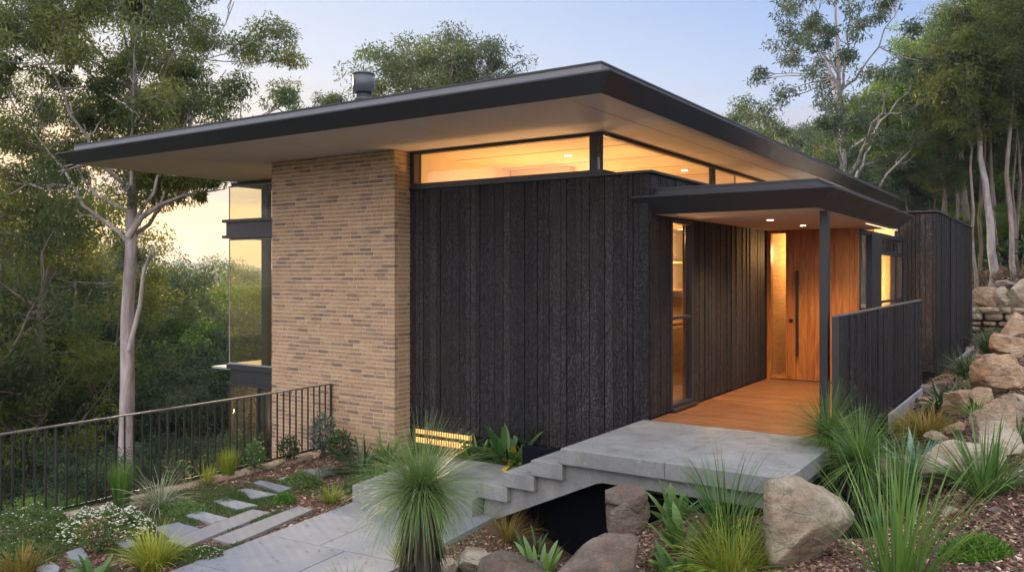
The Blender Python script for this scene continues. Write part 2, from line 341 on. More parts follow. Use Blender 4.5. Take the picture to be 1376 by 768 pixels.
class MB:
    """collects quads; boxes, prisms"""
    def __init__(s): s.v = []; s.f = []; s.t = []; s.n = 0
    def add(s, v, f, t=0.0):
        v = np.asarray(v, float).reshape(-1, 3); s.v.append(v); s.f.append(np.asarray(f)+s.n); s.n += len(v)
        s.t.append(np.full(len(v), t) if np.isscalar(t) else np.asarray(t)); return s
    def box(s, x0, x1, y0, y1, z0, z1, t=0.0):
        return s.add([(x0, y0, z0), (x1, y0, z0), (x1, y1, z0), (x0, y1, z0), (x0, y0, z1), (x1, y0, z1), (x1, y1, z1), (x0, y1, z1)], BQ, t)
    def quadprism(s, pts, z0, z1, t=0.0):
        return s.add([(*p, z0) for p in pts]+[(*p, z1) for p in pts], BQ, t)
    def tube(s, P, r, sides=6, t=0.0):
        P = np.asarray(P, float); n = len(P); r = np.broadcast_to(np.asarray(r, float), (n,))
        d = np.gradient(P, axis=0); d /= np.linalg.norm(d, axis=1)[:, None]+1e-9
        up = np.array((0, 0, 1.)) if abs(d[:, 2]).mean() < .8 else np.array((1., 0, 0))
        a = np.cross(d, up); a /= np.linalg.norm(a, axis=1)[:, None]+1e-9; bb = np.cross(d, a)
        an = np.arange(sides)*2*math.pi/sides
        V = P[:, None, :]+r[:, None, None]*(a[:, None, :]*np.cos(an)[None, :, None]+bb[:, None, :]*np.sin(an)[None, :, None])
        i = np.arange(n-1)[:, None]*sides; j = np.arange(sides)[None, :]; k = (j+1) % sides
        F = np.stack([i+j, i+k, i+sides+k, i+sides+j], -1).reshape(-1, 4)
        return s.add(V.reshape(-1, 3), F, t)
    def arr(s): return np.concatenate(s.v), np.concatenate(s.f), np.concatenate(s.t)
    def mesh(s, name, mat, smooth=False):
        V, F, t = s.arr(); return mesh_np(name, V, F, [mat], t, smooth=smooth)
    def obj(s, name, mat, parent=None, smooth=False, loc=(0, 0, 0), bevel=0, seg=1):
        o = link(name, s.mesh(name, mat, smooth), parent, loc)
        if bevel:
            m = o.modifiers.new('b', 'BEVEL'); m.width = bevel; m.segments = seg; m.limit_method = 'ANGLE'
        return o
def box(name, mat, parent, *a, bevel=0, t=.3, seg=1): return MB().box(*a, t).obj(name, mat, parent, bevel=bevel, seg=seg)
def disc(name, mat, parent, c, r, h, sides=24, r2=None):
    me = bpy.data.meshes.new(name); import bmesh; bm = bmesh.new()
    bmesh.ops.create_cone(bm, cap_ends=True, segments=sides, radius1=r, radius2=r if r2 is None else r2, depth=h); bm.to_mesh(me); bm.free(); me.materials.append(M[mat])
    for p in me.polygons: p.use_smooth = len(p.vertices) == 4
    return link(name, me, parent, c)

# ------------------------------------------------------------------ terrain
CP = [  # x, y, z
 (-5.1,-12,-1.2),(-5.1,-9,-1.0),(-5.1,-6,-.92),(-5.15,-3,-.92),(-5.2,-.5,-.93),(-4,-8,-.95),(-4,-5,-.91),(-4,-3,-.90),(-4,-1.2,-.88),(-3,-6,-.92),(-3,-3.5,-.90),(-2.4,-2,-.93),(-3.4,-.5,-.86),(-2,-.3,-.80),(-1.3,-.3,-.78),
 (-2.5,-8,-.93),(-1.5,-5,-.92),(-1.2,-3,-.93),(-.5,-6,-.90),(-.7,-3.2,-.92),(0,-4.4,-.86),(.6,-3.6,-.85),(.3,-2.7,-1.0),(-.4,-1.9,-1.15),
 (.4,-1.5,-1.6),(1.2,-1.3,-1.6),(2,-1.1,-1.55),(.4,-.4,-1.6),(1.6,-.3,-1.6),(2.5,-.3,-1.3),(2.5,.6,-1.2),(1,2,-1.5),(2.5,-1.2,-1.3),(.45,-2.3,-1.15),
 (1.0,-4.2,-.66),(1.05,-3.3,-.62),(1.6,-3.2,-.52),(1.45,-4.6,-.60),(.95,-2.45,-.58),(1.35,-2.35,-.44),(2.0,-2.35,-.36),(1.4,-2.0,-.45),(2.1,-1.9,-.4),(2.15,-3.1,-.55),(2.6,-3.6,-.40),(2.7,-2.7,-.42),(3.0,-2.2,-.40),(3.0,-1.7,-.5),(2.9,-.9,-.55),(3.0,.2,-.42),(2.75,1.6,-.4),(2.7,3,-.28),(2.7,5,-.22),(2.6,7.2,-.22),(2.6,10,-.25),(2.6,14,-.3),
 (2,-6,-.78),(3,-6,-.62),(4.2,-6,-.4),(3.2,-4.6,-.46),(4,-4.4,-.28),(3.4,-3,-.24),(4.2,-3,-.08),(3.7,-1.6,-.10),(4.6,-1.6,.12),(3.8,0,.02),(5,0,.30),(3.9,2,.22),(5.2,2,.5),(3.8,5,.45),(5.5,5,.85),(3.7,9,.55),(5.5,9,1.1),(3.6,14,.7),(5.5,14,1.4),(5,-4,.15),(6,-6,.1),(4.5,-9,-.2),(3,-9,-.5),(7,-9,.2),(4.36,-12,-.2),(0,-12,-.7),(8,-3,.9),(9,2,1.6),(9,8,2.2),(9,14,2.7),
 (2.5,16.2,-.2),(2.5,18.4,.75),(4,18.6,.95),(1.0,20,.7),(2.3,25,1.8),(6,25,2.6),(12,25,4.2),(20,30,7),(30,45,12),(14,45,6.5),(4,45,3.2),(50,20,14),(30,5,8),(20,-10,4),(60,80,18),(20,90,9),(0,90,4),
 (-2,22,-1.5),(-8,22,-4),(-14,30,-7),(-8,45,-5),(-25,45,-11),(-10,90,-8),
 (-5.7,-12,-2.2),(-5.7,-6,-1.6),(-5.7,-3,-1.55),(-5.75,-.8,-1.55),(-6.6,-6,-3.0),(-6.6,-3,-2.9),(-6.8,-.5,-2.9),(-8,-6,-4.3),(-8,-2,-4.2),(-9.8,1.2,-4.2),(-12,-4,-6),(-12,4,-6.2),(-12,-12,-6.5),(-16,0,-8),(-22,-10,-11),(-22,8,-11),(-30,0,-14),(-30,25,-14),(-45,0,-19),(-45,40,-19),(-80,0,-26),(-80,60,-27),(-60,100,-24),(-140,0,-30),(-140,120,-30),(-60,200,-22),(-300,0,-30),(-260,200,-28),
 (-3.9,4,-1.6),(-6.6,4,-3.2),(-2,12,-1.2),(0,8,-.9),(1.6,8,-.5),(1.2,14,-.6),
 (0,-30,-1.5),(-20,-40,-8),(30,-40,4),(0,-100,-2),(100,-60,14),(120,80,24),(0,300,-6),(200,200,26),(-400,-200,-30),(-500,500,-20),(400,-400,20),(500,500,30),(0,600,-10),(0,-500,-5)]
CP = np.array(CP, float)
_d = np.linalg.norm(CP[:, None, :2]-CP[None, :, :2], axis=-1)
_wt = np.linalg.solve(_d+np.eye(len(CP))*1e-6, CP[:, 2]-(-1.0))
def hgt_a(x, y):
    x = np.asarray(x, float); y = np.asarray(y, float); sh = x.shape; q = np.stack([x.ravel(), y.ravel()], -1); o = np.empty(len(q))
    for i in range(0, len(q), 20000):
        o[i:i+20000] = np.linalg.norm(q[i:i+20000, None, :]-CP[None, :, :2], axis=-1)@_wt-1.0
    o = o.reshape(sh)
    ss = lambda v, a, b: (lambda t: t*t*(3-2*t))(np.clip((v-a)/(b-a), 0, 1))
    w_ = ss(x, -5.32, -5.22)*(1-ss(x, -1.1, -.5))*ss(y, -9, -8)*(1-ss(y, -1.2, -.7)); o = o*(1-w_)-.905*w_
    return o
def hgt(x, y): return float(hgt_a(np.array([x]), np.array([y]))[0])
def ray(px, py): return VV+RR*((px-688)/1111)+np.array((0, 0, -(py-366)/1111))
def gp(px, py):
    d = ray(px, py); ks = np.linspace(4, 120, 4000); P = CAMP+ks[:, None]*d; h = hgt_a(P[:, 0], P[:, 1]); i = np.argmax(P[:, 2] < h)
    return P[i]
def at_z(px, py, z): d = ray(px, py); return CAMP+d*((z-CAMP[2])/d[2])
def at_d(px, py, k): return CAMP+ray(px, py)*k

u = np.linspace(-1, 1, 521); gx = 1.5*np.sinh(7.4*u)*1.0; gx = gx+0.5; gy = 1.5*np.sinh(7.4*u)-3.0
X, Y = np.meshgrid(gx, gy, indexing='ij'); Z = hgt_a(X, Y)
rng = np.random.default_rng(1)
near = np.hypot(X-1, Y+3) < 30
def fbm(X, Y, s, seed=0):
    o = np.zeros_like(X)
    r = np.random.default_rng(seed)
    for k in range(10):
        a = r.uniform(0, 6.28); f = s*r.uniform(.5, 2.2); o += np.sin(X*f*math.cos(a)+Y*f*math.sin(a)+r.uniform(0, 6.28))*(s/f)**.6
    return o/6
bump_a = lambda x, y: np.where((x > -5.4) & (x < -.9), .005, .018)*fbm(x, y, 4, 3)
Z = Z+np.where(near, bump_a(X, Y), 0)
dist = np.hypot(X-CAMP[0], Y-CAMP[1])
sunside = ((X-CAMP[0])*VV[0]+(Y-CAMP[1])*VV[1])/np.maximum(dist, 1)
Z = np.where(dist > 1200, Z+np.clip((dist-1200)/800, 0, 1)*30*(fbm(X, Y, .003, 9)*.5), Z)
n = len(u); I = (np.arange(n-1)[:, None]*n+np.arange(n-1)[None, :]).ravel()
Fq = np.stack([I, I+n, I+n+1, I+1], -1)
tag(link('ground', mesh_np('ground', np.stack([X, Y, Z], -1).reshape(-1, 3), Fq, ['ground'], smooth=True)), None, None, kind='structure')
# far wooded ridges
def ridge(name, d0, az0, az1, z0, amp, seed):
    a = np.linspace(az0, az1, 160); r = np.random.default_rng(seed); V = []
    prof = np.zeros_like(a)
    for k in range(9): f = 2.0*1.7**k; prof += np.sin(a*f+r.uniform(0, 6.28))/1.5**k
    for row in range(9):
        q = row/8; rad = d0*(1+.35*q); z = z0+(amp*(1+.3*prof))*math.sin(min(1, q*1.0)*math.pi/2)
        jit = r.normal(0, amp*.035, len(a)); V.append(np.stack([CAMP[0]+rad*np.sin(a), CAMP[1]+rad*np.cos(a), z+jit], -1))
    V = np.array(V).reshape(-1, 3); I = (np.arange(8)[:, None]*160+np.arange(159)[None, :]).ravel()
    tag(link(name, mesh_np(name, V, np.stack([I, I+1, I+161, I+160], -1), ['ground'], smooth=True)), None, None, kind='structure')
ridge('hill', 420, -1.6, .4, -34, 26, 4); ridge('far_hill', 900, -1.8, .6, -40, 44, 8)

# ------------------------------------------------------------------ the house
ZS = 3.68
house = thing('house', 'low modern house with buff brick pier, blackened timber cladding, flat dark roof and glowing windows', 'house')
rs = random.Random(3)
def part(o, label=None):
    if label: o['label'] = label
    return o
# brick pier: real bricks over a mortar core
def bricks(x0, x1, y0, y1, z0, z1):
    mb = MB(); H_, MJ = .064, .014; k = 0; z = z0
    while z < z1-.02:
        h = min(H_-MJ, z1-z); o = (0, .12, .06, .18)[k % 4] if rs.random() < .8 else rs.uniform(0, .24)
        x = x1-.0; first = True
        # front face, stretchers running left from the corner
        x = x1
        while x > x0+.005:
            l = .24-MJ if not first else max(.10, o if o > .1 else .24-MJ); first = False
            if rs.random() < .16: l *= rs.choice([.5, .6, .75, 1.2])
            xa = max(x0, x-l); t = rs.random() if rs.random() > .06 else rs.uniform(0, .12)
            dz = rs.uniform(-.0015, .0015); dy = rs.uniform(-.003, .002)
            mb.box(xa, x, y0+dy, y0+.08, z+dz, z+h+dz, t); x = xa-MJ
        y = y0+.08+MJ
        while y < y1:
            yb = min(y1, y+(.18 if k % 2 else .25)); mb.box(x1-.1, x1+rs.uniform(-.002, .002), y, yb, z, z+h, rs.random()); y = yb+MJ
        z += H_; k += 1
    return mb
b_ = bricks(-6.62, -3.90, -.36, -.005, -3.2, ZS-.004).obj('brick_wall', 'brick', house)
MB().box(-6.612, -3.908, -.353, -.005, -3.2, ZS-.006).obj('mortar', 'mortar', b_)
# left flank and lower storey of the pier
# charred cladding
def clad(a0, a1, fixed, z0, z1, axis, sgn, holes=(), wmin=.07, wmax=.14, thick=.03, ws=None):
    mb = MB(); a = a0
    while a < a1-.01:
        wd = min(rs.choice(ws or [wmin, .085, .10, .12, wmax]), a1-a); 
        if a1-a-wd < .05: wd = a1-a
        d = rs.choice([0, .003, .006, .010, .016]); t = rs.random(); e = a+wd-.008
        segs = [(z0, z1)]
        for (h0, h1, hz0, hz1) in holes:
            if a < h1-.01 and e > h0+.01:
                segs = [(z0, hz0), (hz1, z1)]
        for (s0, s1) in segs:
            if s1-s0 < .02: continue
            if axis == 0: y0, y1 = sorted((fixed, fixed+sgn*(thick+d))); mb.box(a, e, y0, y1, s0, s1, t)
            else: x0, x1 = sorted((fixed, fixed+sgn*(thick+d))); mb.box(x0, x1, a, e, s0, s1, t)
        a += wd
    return mb
clad(-3.895, 0.03, .03, -.5, 3.10, 0, -1, holes=((-3.83, -2.70, -.5, -.49),)).obj('front_cladding', 'charred_timber', house)
# body of the front block (solid shell behind boards, hollow room inside)
mb = MB(); mb.box(-3.89, -.01, .032, .16, -.9, 3.09); mb.box(-.12, -.002, .165, .665, -.9, 3.09); mb.box(-.12, -.002, .665, 1.455, -.9, .05); mb.box(-.12, -.002, .665, 1.455, 2.56, 3.09); mb.box(-.12, -.002, 1.455, 4.95, -.9, 3.09)
mb.box(-4.3, -3.897, -.002, .16, -3, 3.67); mb.obj('wall_core', 'char_back', house)  # strip behind the pier corner added to block a light leak
clad(.03, 4.92, -.002, .02, 3.10, 1, 1, holes=((.665, 1.455, .03, 2.57),), thick=.03, wmin=.07, wmax=.12).obj('side_cladding', 'charred_timber', house)
clad(4.93, 9.4, -.002, 2.9, 3.10, 1, 1).obj('side_cladding', 'charred_timber', house)
mb = MB(); mb.box(-3.9, .075, -.045, .17, 3.10, 3.135); mb.box(-.14, .075, .17, 9.4, 3.10, 3.135); mb.obj('parapet_capping', 'dark_metal', house, bevel=.004)
box('ledge_roof', 'dark_metal', house, -.66, -.14, .17, 9.4, 3.085, 3.10)
# tall side window in the left wall
wn = MB(); y0, y1, z0, z1 = .67, 1.45, .05, 2.56
wn.box(-.06, .045, y0, y0+.05, z0, z1); wn.box(-.06, .045, y1-.06, y1, z0, z1); wn.box(-.06, .045, y0+.05, y1-.06, z0, z0+.05); wn.box(-.06, .045, y0+.05, y1-.06, z1-.05, z1); wn.box(-.05, .035, y0+.05, y1-.06, 1.22, 1.26)
wd = wn.obj('window', 'dark_metal', house, bevel=.003); box('pane', 'glass', wd, -.012, 0, y0+.05, y1-.06, z0+.05, z1-.05)
box('sill', 'dark_metal', wd, .0, .11, y0-.03, y1+.03, .02, .045)
# clerestory band
fr = MB(); fr.box(-3.88, -.62, -.01, .09, 3.137, 3.19); fr.box(-3.88, -.62, -.01, .09, ZS-.045, ZS-.002); fr.box(-3.895, -3.82, -.012, .1, 3.19, ZS-.045); fr.box(-.83, -.72, .012, .12, 3.19, ZS-.045)
fr.box(-.665, -.635, -.008, .03, 3.19, ZS-.045)
fr.box(-.69, -.62, .09, 9.3, 3.137, 3.19); fr.box(-.69, -.62, .09, 9.3, ZS-.045, ZS-.002)
for y in (4.1, 8.2): fr.box(-.70, -.615, y-.05, y+.05, 3.19, ZS-.045)
cw = fr.obj('window', 'dark_metal', house); part(cw, 'glowing clerestory window band under the main roof')
box('pane', 'glass', cw, -3.82, -.665, .02, .032, 3.19, ZS-.045); box('pane', 'glass', cw, -.655, -.643, .032, 4.05, 3.19, ZS-.045); box('pane', 'glass', cw, -.655, -.643, 4.15, 8.15, 3.19, ZS-.045)
# low glowing slots at the foot of the cladding
vs = MB(); vs.box(-3.84, -3.80, -.03, .03, -.76, -.46); vs.box(-2.72, -2.68, -.03, .03, -.76, -.46); vs.box(-3.80, -2.72, -.028, .025, -.62, -.575); vs.box(-3.80, -2.72, -.03, .03, -.76, -.71); vs.box(-3.80, -2.72, -.03, .03, -.50, -.46)
vw = vs.obj('window', 'dark_metal', house); part(vw, 'low slatted window glowing orange at the foot of the black wall')
mb = MB(); x = -3.80
while x < -2.74: mb.box(x, x+.016, -.012, .008, -.71, -.50, rs.random()); x += .045
mb.obj('slat', 'pine_timber', vw); box('lit_blind', 'vent_glow', vw, -3.80, -2.72, .022, .03, -.71, -.50)
# roofs -------------------------------------------------------------
def roof(name, sx0, sx1, sy0, sy1, zs, lip, zl, zt, inset, thick_mat, label, gap=None, topm='roof_upstand'):
    # soffit panels
    sf_ = MB()
    xs = [sx0]; 
    while xs[-1]+2.6 < sx1: xs.append(xs[-1]+2.4)
    xs.append(sx1); ys = [sy0]
    while ys[-1]+1.6 < sy1: ys.append(ys[-1]+(2.05 if len(ys) == 1 else 2.7))
    ys[-1] = sy1 if len(ys) > 1 and sy1-ys[-1] < .8 else ys[-1]
    if ys[-1] != sy1: ys.append(sy1)
    for i in range(len(xs)-1):
        for j in range(len(ys)-1): sf_.box(xs[i]+.006, xs[i+1]-.006, ys[j]+.006, ys[j+1]-.006, zs, zs+.012, .3)
    r = MB()
    r.box(sx0, sx1, sy0, sy1, zs+.013, zs+.05)
    # sloping fascia ring: soffit edge -> lip -> upstand
    def ringpts(x0, x1, y0, y1, z): return [(x0, y0, z), (x1, y0, z), (x1, y1, z), (x0, y1, z)]
    A = ringpts(sx0, sx1, sy0, sy1, zs); B = ringpts(sx0-lip, sx1+lip, sy0-lip, sy1+lip, zl); B2 = ringpts(sx0-lip, sx1+lip, sy0-lip, sy1+lip, zl+.018)
    D = ringpts(sx0-inset, sx1+inset, sy0-inset, sy1+inset, zl+.04); E = ringpts(sx0-inset, sx1+inset, sy0-inset, sy1+inset, zt)
    V = A+B+B2+D; F = []
    for k in range(3):
        for i in range(4): F.append((k*4+i, k*4+(i+1) % 4, (k+1)*4+(i+1) % 4, (k+1)*4+i))
    fa = MB(); fa.add(V, F)
    ro = fa.obj(name, thick_mat, house); part(ro, label)
    up = MB(); up.add(D+E, [(i, (i+1) % 4, 4+(i+1) % 4, 4+i) for i in range(4)]+[(4, 5, 6, 7)]); up.obj('upstand', topm, ro)
    r.obj('core', 'char_back', ro); so_ = sf_.obj('soffit', 'soffit', ro)
    ck = MB(); t_ = .02
    ck.box(sx0-inset-.012, sx1+inset+.012, sy0-inset-.012, sy0-inset+.1, zt, zt+t_); ck.box(sx0-inset-.012, sx1+inset+.012, sy1+inset-.1, sy1+inset+.012, zt, zt+t_)
    ck.box(sx0-inset-.012, sx0-inset+.1, sy0-inset+.1, sy1+inset-.1, zt, zt+t_); ck.box(sx1+inset-.1, sx1+inset+.012, sy0-inset+.1, sy1+inset-.1, zt, zt+t_); ck.obj('roof_capping', 'roof_fascia' if topm == 'roof_upstand' else topm, ro)
    return ro
main_roof = roof('roof', -9.6, .435, -2.07, 15.8, ZS, .20, 3.845, 3.99, -.01, 'roof_fascia', 'wide flat main roof with bevelled dark edge')
canopy = roof('canopy', .035, 2.03, .14, 5.6, 2.585, .22, 2.79, 2.90, .0, 'dark_metal', 'lower flat canopy over the entry deck', topm='roof_fascia')
for (x, y) in ((.98, 1.9), (1.0, 3.55)):
    p = disc('downlight', 'steel_edge', canopy, (x, y, 2.581), .06, .012); disc('lamp_lens', 'lamp_glow', p, (0, 0, -.007), .042, .004)
    l = bpy.data.lights.new('downlight_lamp', 'SPOT'); l.energy = 135; l.color = (1, .64, .30); l.spot_size = R_(125); l.spot_blend = .8; l.shadow_soft_size = .05
    lo = bpy.data.objects.new('downlight_lamp', l); C.objects.link(lo); lo.location = (x, y, 2.55); lo.parent = house
box('linear_light', 'strip_glow', canopy, 1.90, 1.912, 3.6, 5.5, 2.577, 2.583)
# flue
fl = thing('flue_cowl', 'round grey metal flue with a wide cowl standing on the main roof', 'flue', (-5.35, .5, 3.99))
disc('pipe', 'flue_metal', fl, (0, 0, .45), .13, .9); disc('collar', 'flue_metal', fl, (0, 0, .58), .165, .05); disc('collar', 'flue_metal', fl, (0, 0, .74), .15, .03)
disc('cap', 'flue_metal', fl, (0, 0, 1.0), .18, .30); disc('lid', 'flue_metal', fl, (0, 0, 1.165), .19, .03, r2=.17)
# post of the canopy
box('post', 'dark_metal', house, 1.93, 2.03, .66, .76, 0.01, 2.585, bevel=.004)
# deck
mb = MB(); y = .012
while y < 4.93:
    x = .04; 
    while x < 2.17:
        x2 = min(2.17, x+rs.choice([1.2, 1.7, 2.2])); 
        if 2.17-x2 < .4: x2 = 2.17
        mb.box(x, x2-.004, y, y+.079, -.022+rs.uniform(-.0008, .0008), 0.0+rs.uniform(-.0008, .0008), rs.random()); x = x2
    y += .09
dk = thing('entry_deck', 'warm timber boarded deck in front of the front door', 'deck'); mb.obj('deck_board', 'deck_timber', dk)
box('joist_frame', 'char_back', dk, .04, 2.16, .01, 4.92, -.30, -.024)
# dark foundation under the deck and house
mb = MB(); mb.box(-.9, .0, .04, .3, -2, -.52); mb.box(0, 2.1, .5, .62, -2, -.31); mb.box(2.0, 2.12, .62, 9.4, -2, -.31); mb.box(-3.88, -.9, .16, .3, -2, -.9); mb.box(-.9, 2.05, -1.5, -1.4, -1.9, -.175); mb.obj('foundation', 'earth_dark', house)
# door wall
DY = 4.93
mb = MB(); mb.box(-.0, .10, DY, DY+.12, .0, 2.583, .3); mb.box(.36, .385, DY-.01, DY+.12, 0, 2.583, .5)
mb.box(.10, .36, DY, DY+.12, 2.53, 2.583, .2); mb.box(.10, .36, DY, DY+.12, 0, .05, .2)
x = 1.17
for wdt in (.235, .08): mb.box(x, x+wdt-.004, DY-.01, DY+.1, 0, 2.583, rs.random()*.5); x += wdt
x = 1.485; mb.box(x, 1.53, DY-.014, DY+.12, 0, 2.58, .3)
pw = mb.obj('timber_wall', 'door_timber', house)
box('pane', 'glass', pw, .10, .36, DY+.05, DY+.06, .05, 2.53)
door = link('door', None, house); part(door, 'tall honey timber front door with a long black pull')
mb = MB(); x = .387
for wdt in (.13, .20, .12, .19, .14): mb.box(x, x+wdt-.0025, DY+.02, DY+.075, .012, 2.583, rs.random()*.6); x += wdt
mb.obj('door_leaf', 'door_timber', door)
hb = MB(); hb.box(.545, .585, DY-.07, DY-.035, .42, 1.88); hb.box(.555, .575, DY-.036, DY+.021, .6, .64); hb.box(.555, .575, DY-.036, DY+.021, 1.66, 1.70); hb.obj('handle', 'handle_metal', door, bevel=.004)
lk = disc('lock', 'handle_metal', door, (.445, DY+.012, 1.02), .035, .02); lk.rotation_euler = (R_(90), 0, 0)
box('threshold', 'dark_metal', door, .10, 1.17, DY-.03, DY+.02, 0.0, .012)
# side wall with windows beyond the door
SX = 1.52
fr = MB(); fr.box(SX-.08, SX+.02, DY+.12, DY+.18, .0, 2.58); fr.box(SX-.08, SX+.03, 6.02, 6.95, .0, 2.58); fr.box(SX-.08, SX+.02, 9.3, 9.45, 0, 2.58)
fr.box(SX-.06, SX+.02, 6.95, 9.3, 2.18, 2.26); fr.box(SX-.06, SX+.02, 8.42, 8.55, 0, 2.18); fr.box(SX-.06, SX+.02, 6.95, 9.3, 0, .08); fr.box(SX-.05, SX+.015, 6.95, 9.3, 1.28, 1.32); fr.box(SX-.06, SX+.02, DY+.18, 6.02, 0, .08); fr.box(SX-.06, SX+.02, DY+.18, 6.02, 2.5, 2.58); fr.box(SX-.06, SX+.02, 6.95, 9.3, 2.50, 2.58)
sw = fr.obj('window', 'dark_metal', house); part(sw, 'full height side windows past the front door')
box('pane', 'glass_dark', sw, SX-.03, SX-.02, DY+.18, 6.02, .08, 2.5); box('pane', 'glass', sw, SX-.03, SX-.02, 6.95, 8.42, .08, 2.18); box('pane', 'glass', sw, SX-.03, SX-.02, 8.55, 9.3, .08, 2.18); box('pane', 'glass_dark', sw, SX-.03, SX-.02, 6.95, 9.3, 2.26, 2.5)
cu = MB(); ys = np.linspace(6.95, 9.3, 120); xs = SX-.16+.03*np.sin(ys*42)
V = np.concatenate([np.stack([xs, ys, np.full_like(ys, .02)], -1), np.stack([xs, ys, np.full_like(ys, 2.5)], -1)]); k = len(ys); i = np.arange(k-1); cu.add(V, np.stack([i, i+1, i+k+1, i+k], -1)); cu.obj('curtain', 'curtain', house, smooth=True)
# upper walls over the side windows and beyond
mb = MB(); mb.box(-.0, 1.50, 9.44, 9.5, 0, 2.9); mb.obj('wall_core', 'char_back', house)
clad(0.0, 2.17, 9.44, -.2, 3.07, 0, -1).obj('front_cladding', 'charred_timber', house)
# rear wing
clad(9.44, 17.2, 2.14, -.25, 3.10, 1, 1, wmin=.09, wmax=.15).obj('side_cladding', 'charred_timber', house)
mb = MB(); mb.box(1.4, 2.135, 9.46, 17.2, -.6, 3.06); mb.obj('wall_core', 'char_back', house)
mb = MB(); mb.box(1.3, 2.21, 9.38, 9.6, 3.10, 3.135); mb.box(1.3, 2.21, 9.6, 17.3, 3.10, 3.135); mb.obj('parapet_capping', 'dark_metal', house)
for (ya, yb) in ((11.9, 12.02), (16.6, 16.7)): box('downpipe', 'dark_metal', house, 2.185, 2.235, ya, yb, -.2, 3.08)
# balustrade screen beside the deck
scr = thing('deck_screen', 'solid black vertical-slat balustrade screen along the right side of the deck', 'screen')
clad(.26, 6.95, 2.205, -.16, 1.345, 1, 1, wmin=.05, wmax=.07, thick=.018, ws=(.05, .055, .06)).obj('board', 'charred_timber', scr)
box('core', 'char_back', scr, 2.17, 2.204, .26, 6.95, -.3, 1.345); box('capping', 'rail_top', scr, 2.165, 2.235, .25, 6.96, 1.346, 1.362)
box('end_trim', 'dark_metal', scr, 2.168, 2.24, .235, .258, -.16, 1.345)
for i, (a, b) in enumerate(((3.2, 6.4), (12.5, 17.0))):
    tag(box('edging_plank', 'steel_edge', None, 2.27, 2.31, a, b, -.45, -.17), ('pale edging plank along the foot of the deck screen', 'pale edging plank along the foot of the black rear wing')[i], 'edging')
# glass bay on the left
GX, GY = -9.75, 1.2
bay = link('glass_bay', None, house); part(bay, 'glazed corner bay beyond the brick pier')
def bayglass(z0, z1, mat='glass_amber'):
    box('pane', mat, bay, GX, -6.6, GY, GY+.012, z0, z1); box('pane', mat, bay, GX, GX+.012, GY+.012, GY+3.2, z0, z1)
mb = MB(); mb.box(GX-.008, GX+.014, GY-.012, GY-.001, 2.93, 3.6); mb.box(GX-.008, GX+.014, GY-.012, GY-.001, .0, 2.53); mb.box(GX+.014, -6.63, GY-.012, GY-.001, .0, .03); mb.box(GX+.014, -6.63, GY-.012, GY-.001, 2.50, 2.53); mb.box(GX+.014, -6.63, GY-.012, GY-.001, 3.57, 3.6); mb.obj('pane_frame', 'steel_edge', bay)
bayglass(2.93, 3.6); bayglass(.02, 2.53); bayglass(-2.6, -.42, 'glass')
mb = MB(); mb.box(GX-.12, -6.6, GY-.10, GY+.12, 2.54, 2.60); mb.box(GX-.06, -6.6, GY-.04, GY+.1, 2.60, 2.86); mb.box(GX-.12, -6.6, GY-.10, GY+.12, 2.86, 2.92)
mb.box(GX-.12, GX+.06, GY+.12, GY+3.2, 2.54, 2.60); mb.box(GX-.06, GX+.05, GY+.12, GY+3.2, 2.60, 2.86); mb.box(GX-.12, GX+.06, GY+.12, GY+3.2, 2.86, 2.92); mb.obj('spandrel', 'beam_paint', bay)
mb = MB(); mb.box(GX+.02, -6.6, GY+.02, GY+3.2, 3.6, 3.67); mb.obj('head_frame', 'dark_metal', bay)
mb = MB(); mb.box(GX-.04, -6.6, GY-.05, GY+.04, -.10, -.0); mb.box(GX+.02, -6.6, GY+.0, GY+3.2, -.36, -.10); mb.box(GX-.04, -6.6, GY-.05, GY+3.2, -.42, -.36); mb.box(GX-.04, GX+.06, GY+.05, GY+3.2, -.10, 0); mb.obj('floor_beam', 'dark_metal', bay)
mb = MB(); mb.box(GX+.06, -6.6, GY+.04, GY+3.2, -.02, .015, .3); mb.obj('floor', 'sill_timber', bay)
box('ledge', 'steel_edge', bay, GX-.85, GX-.04, GY+.2, GY+.9, -.16, -.12)
for (x, y) in ((-8.75, GY+.10), (GX+1.2, GY+3.1)):
    for (q0, q1) in ((.016, 2.54), (2.92, 3.6), (-3, -.42)): box('mullion', 'dark_metal', bay, x-.09, x+.09, y-.05, y+.05, q0, q1)
mb = MB(); 
for x in (GX, -8.9, -8.2, -7.4): mb.box(x, x+.05, GY-.005, GY+.05, -3.2, -.42)
mb.box(GX, -6.6, GY-.005, GY+.05, -1.6, -1.55); mb.obj('lower_frame', 'dark_metal', bay)
box('lower_wall', 'inner_wall', bay, GX+.3, -6.5, GY+2.6, GY+2.7, -3.2, -.43); box('lower_curtain', 'curtain', bay, -7.6, -6.7, GY+.5, GY+.56, -3.0, -.43)
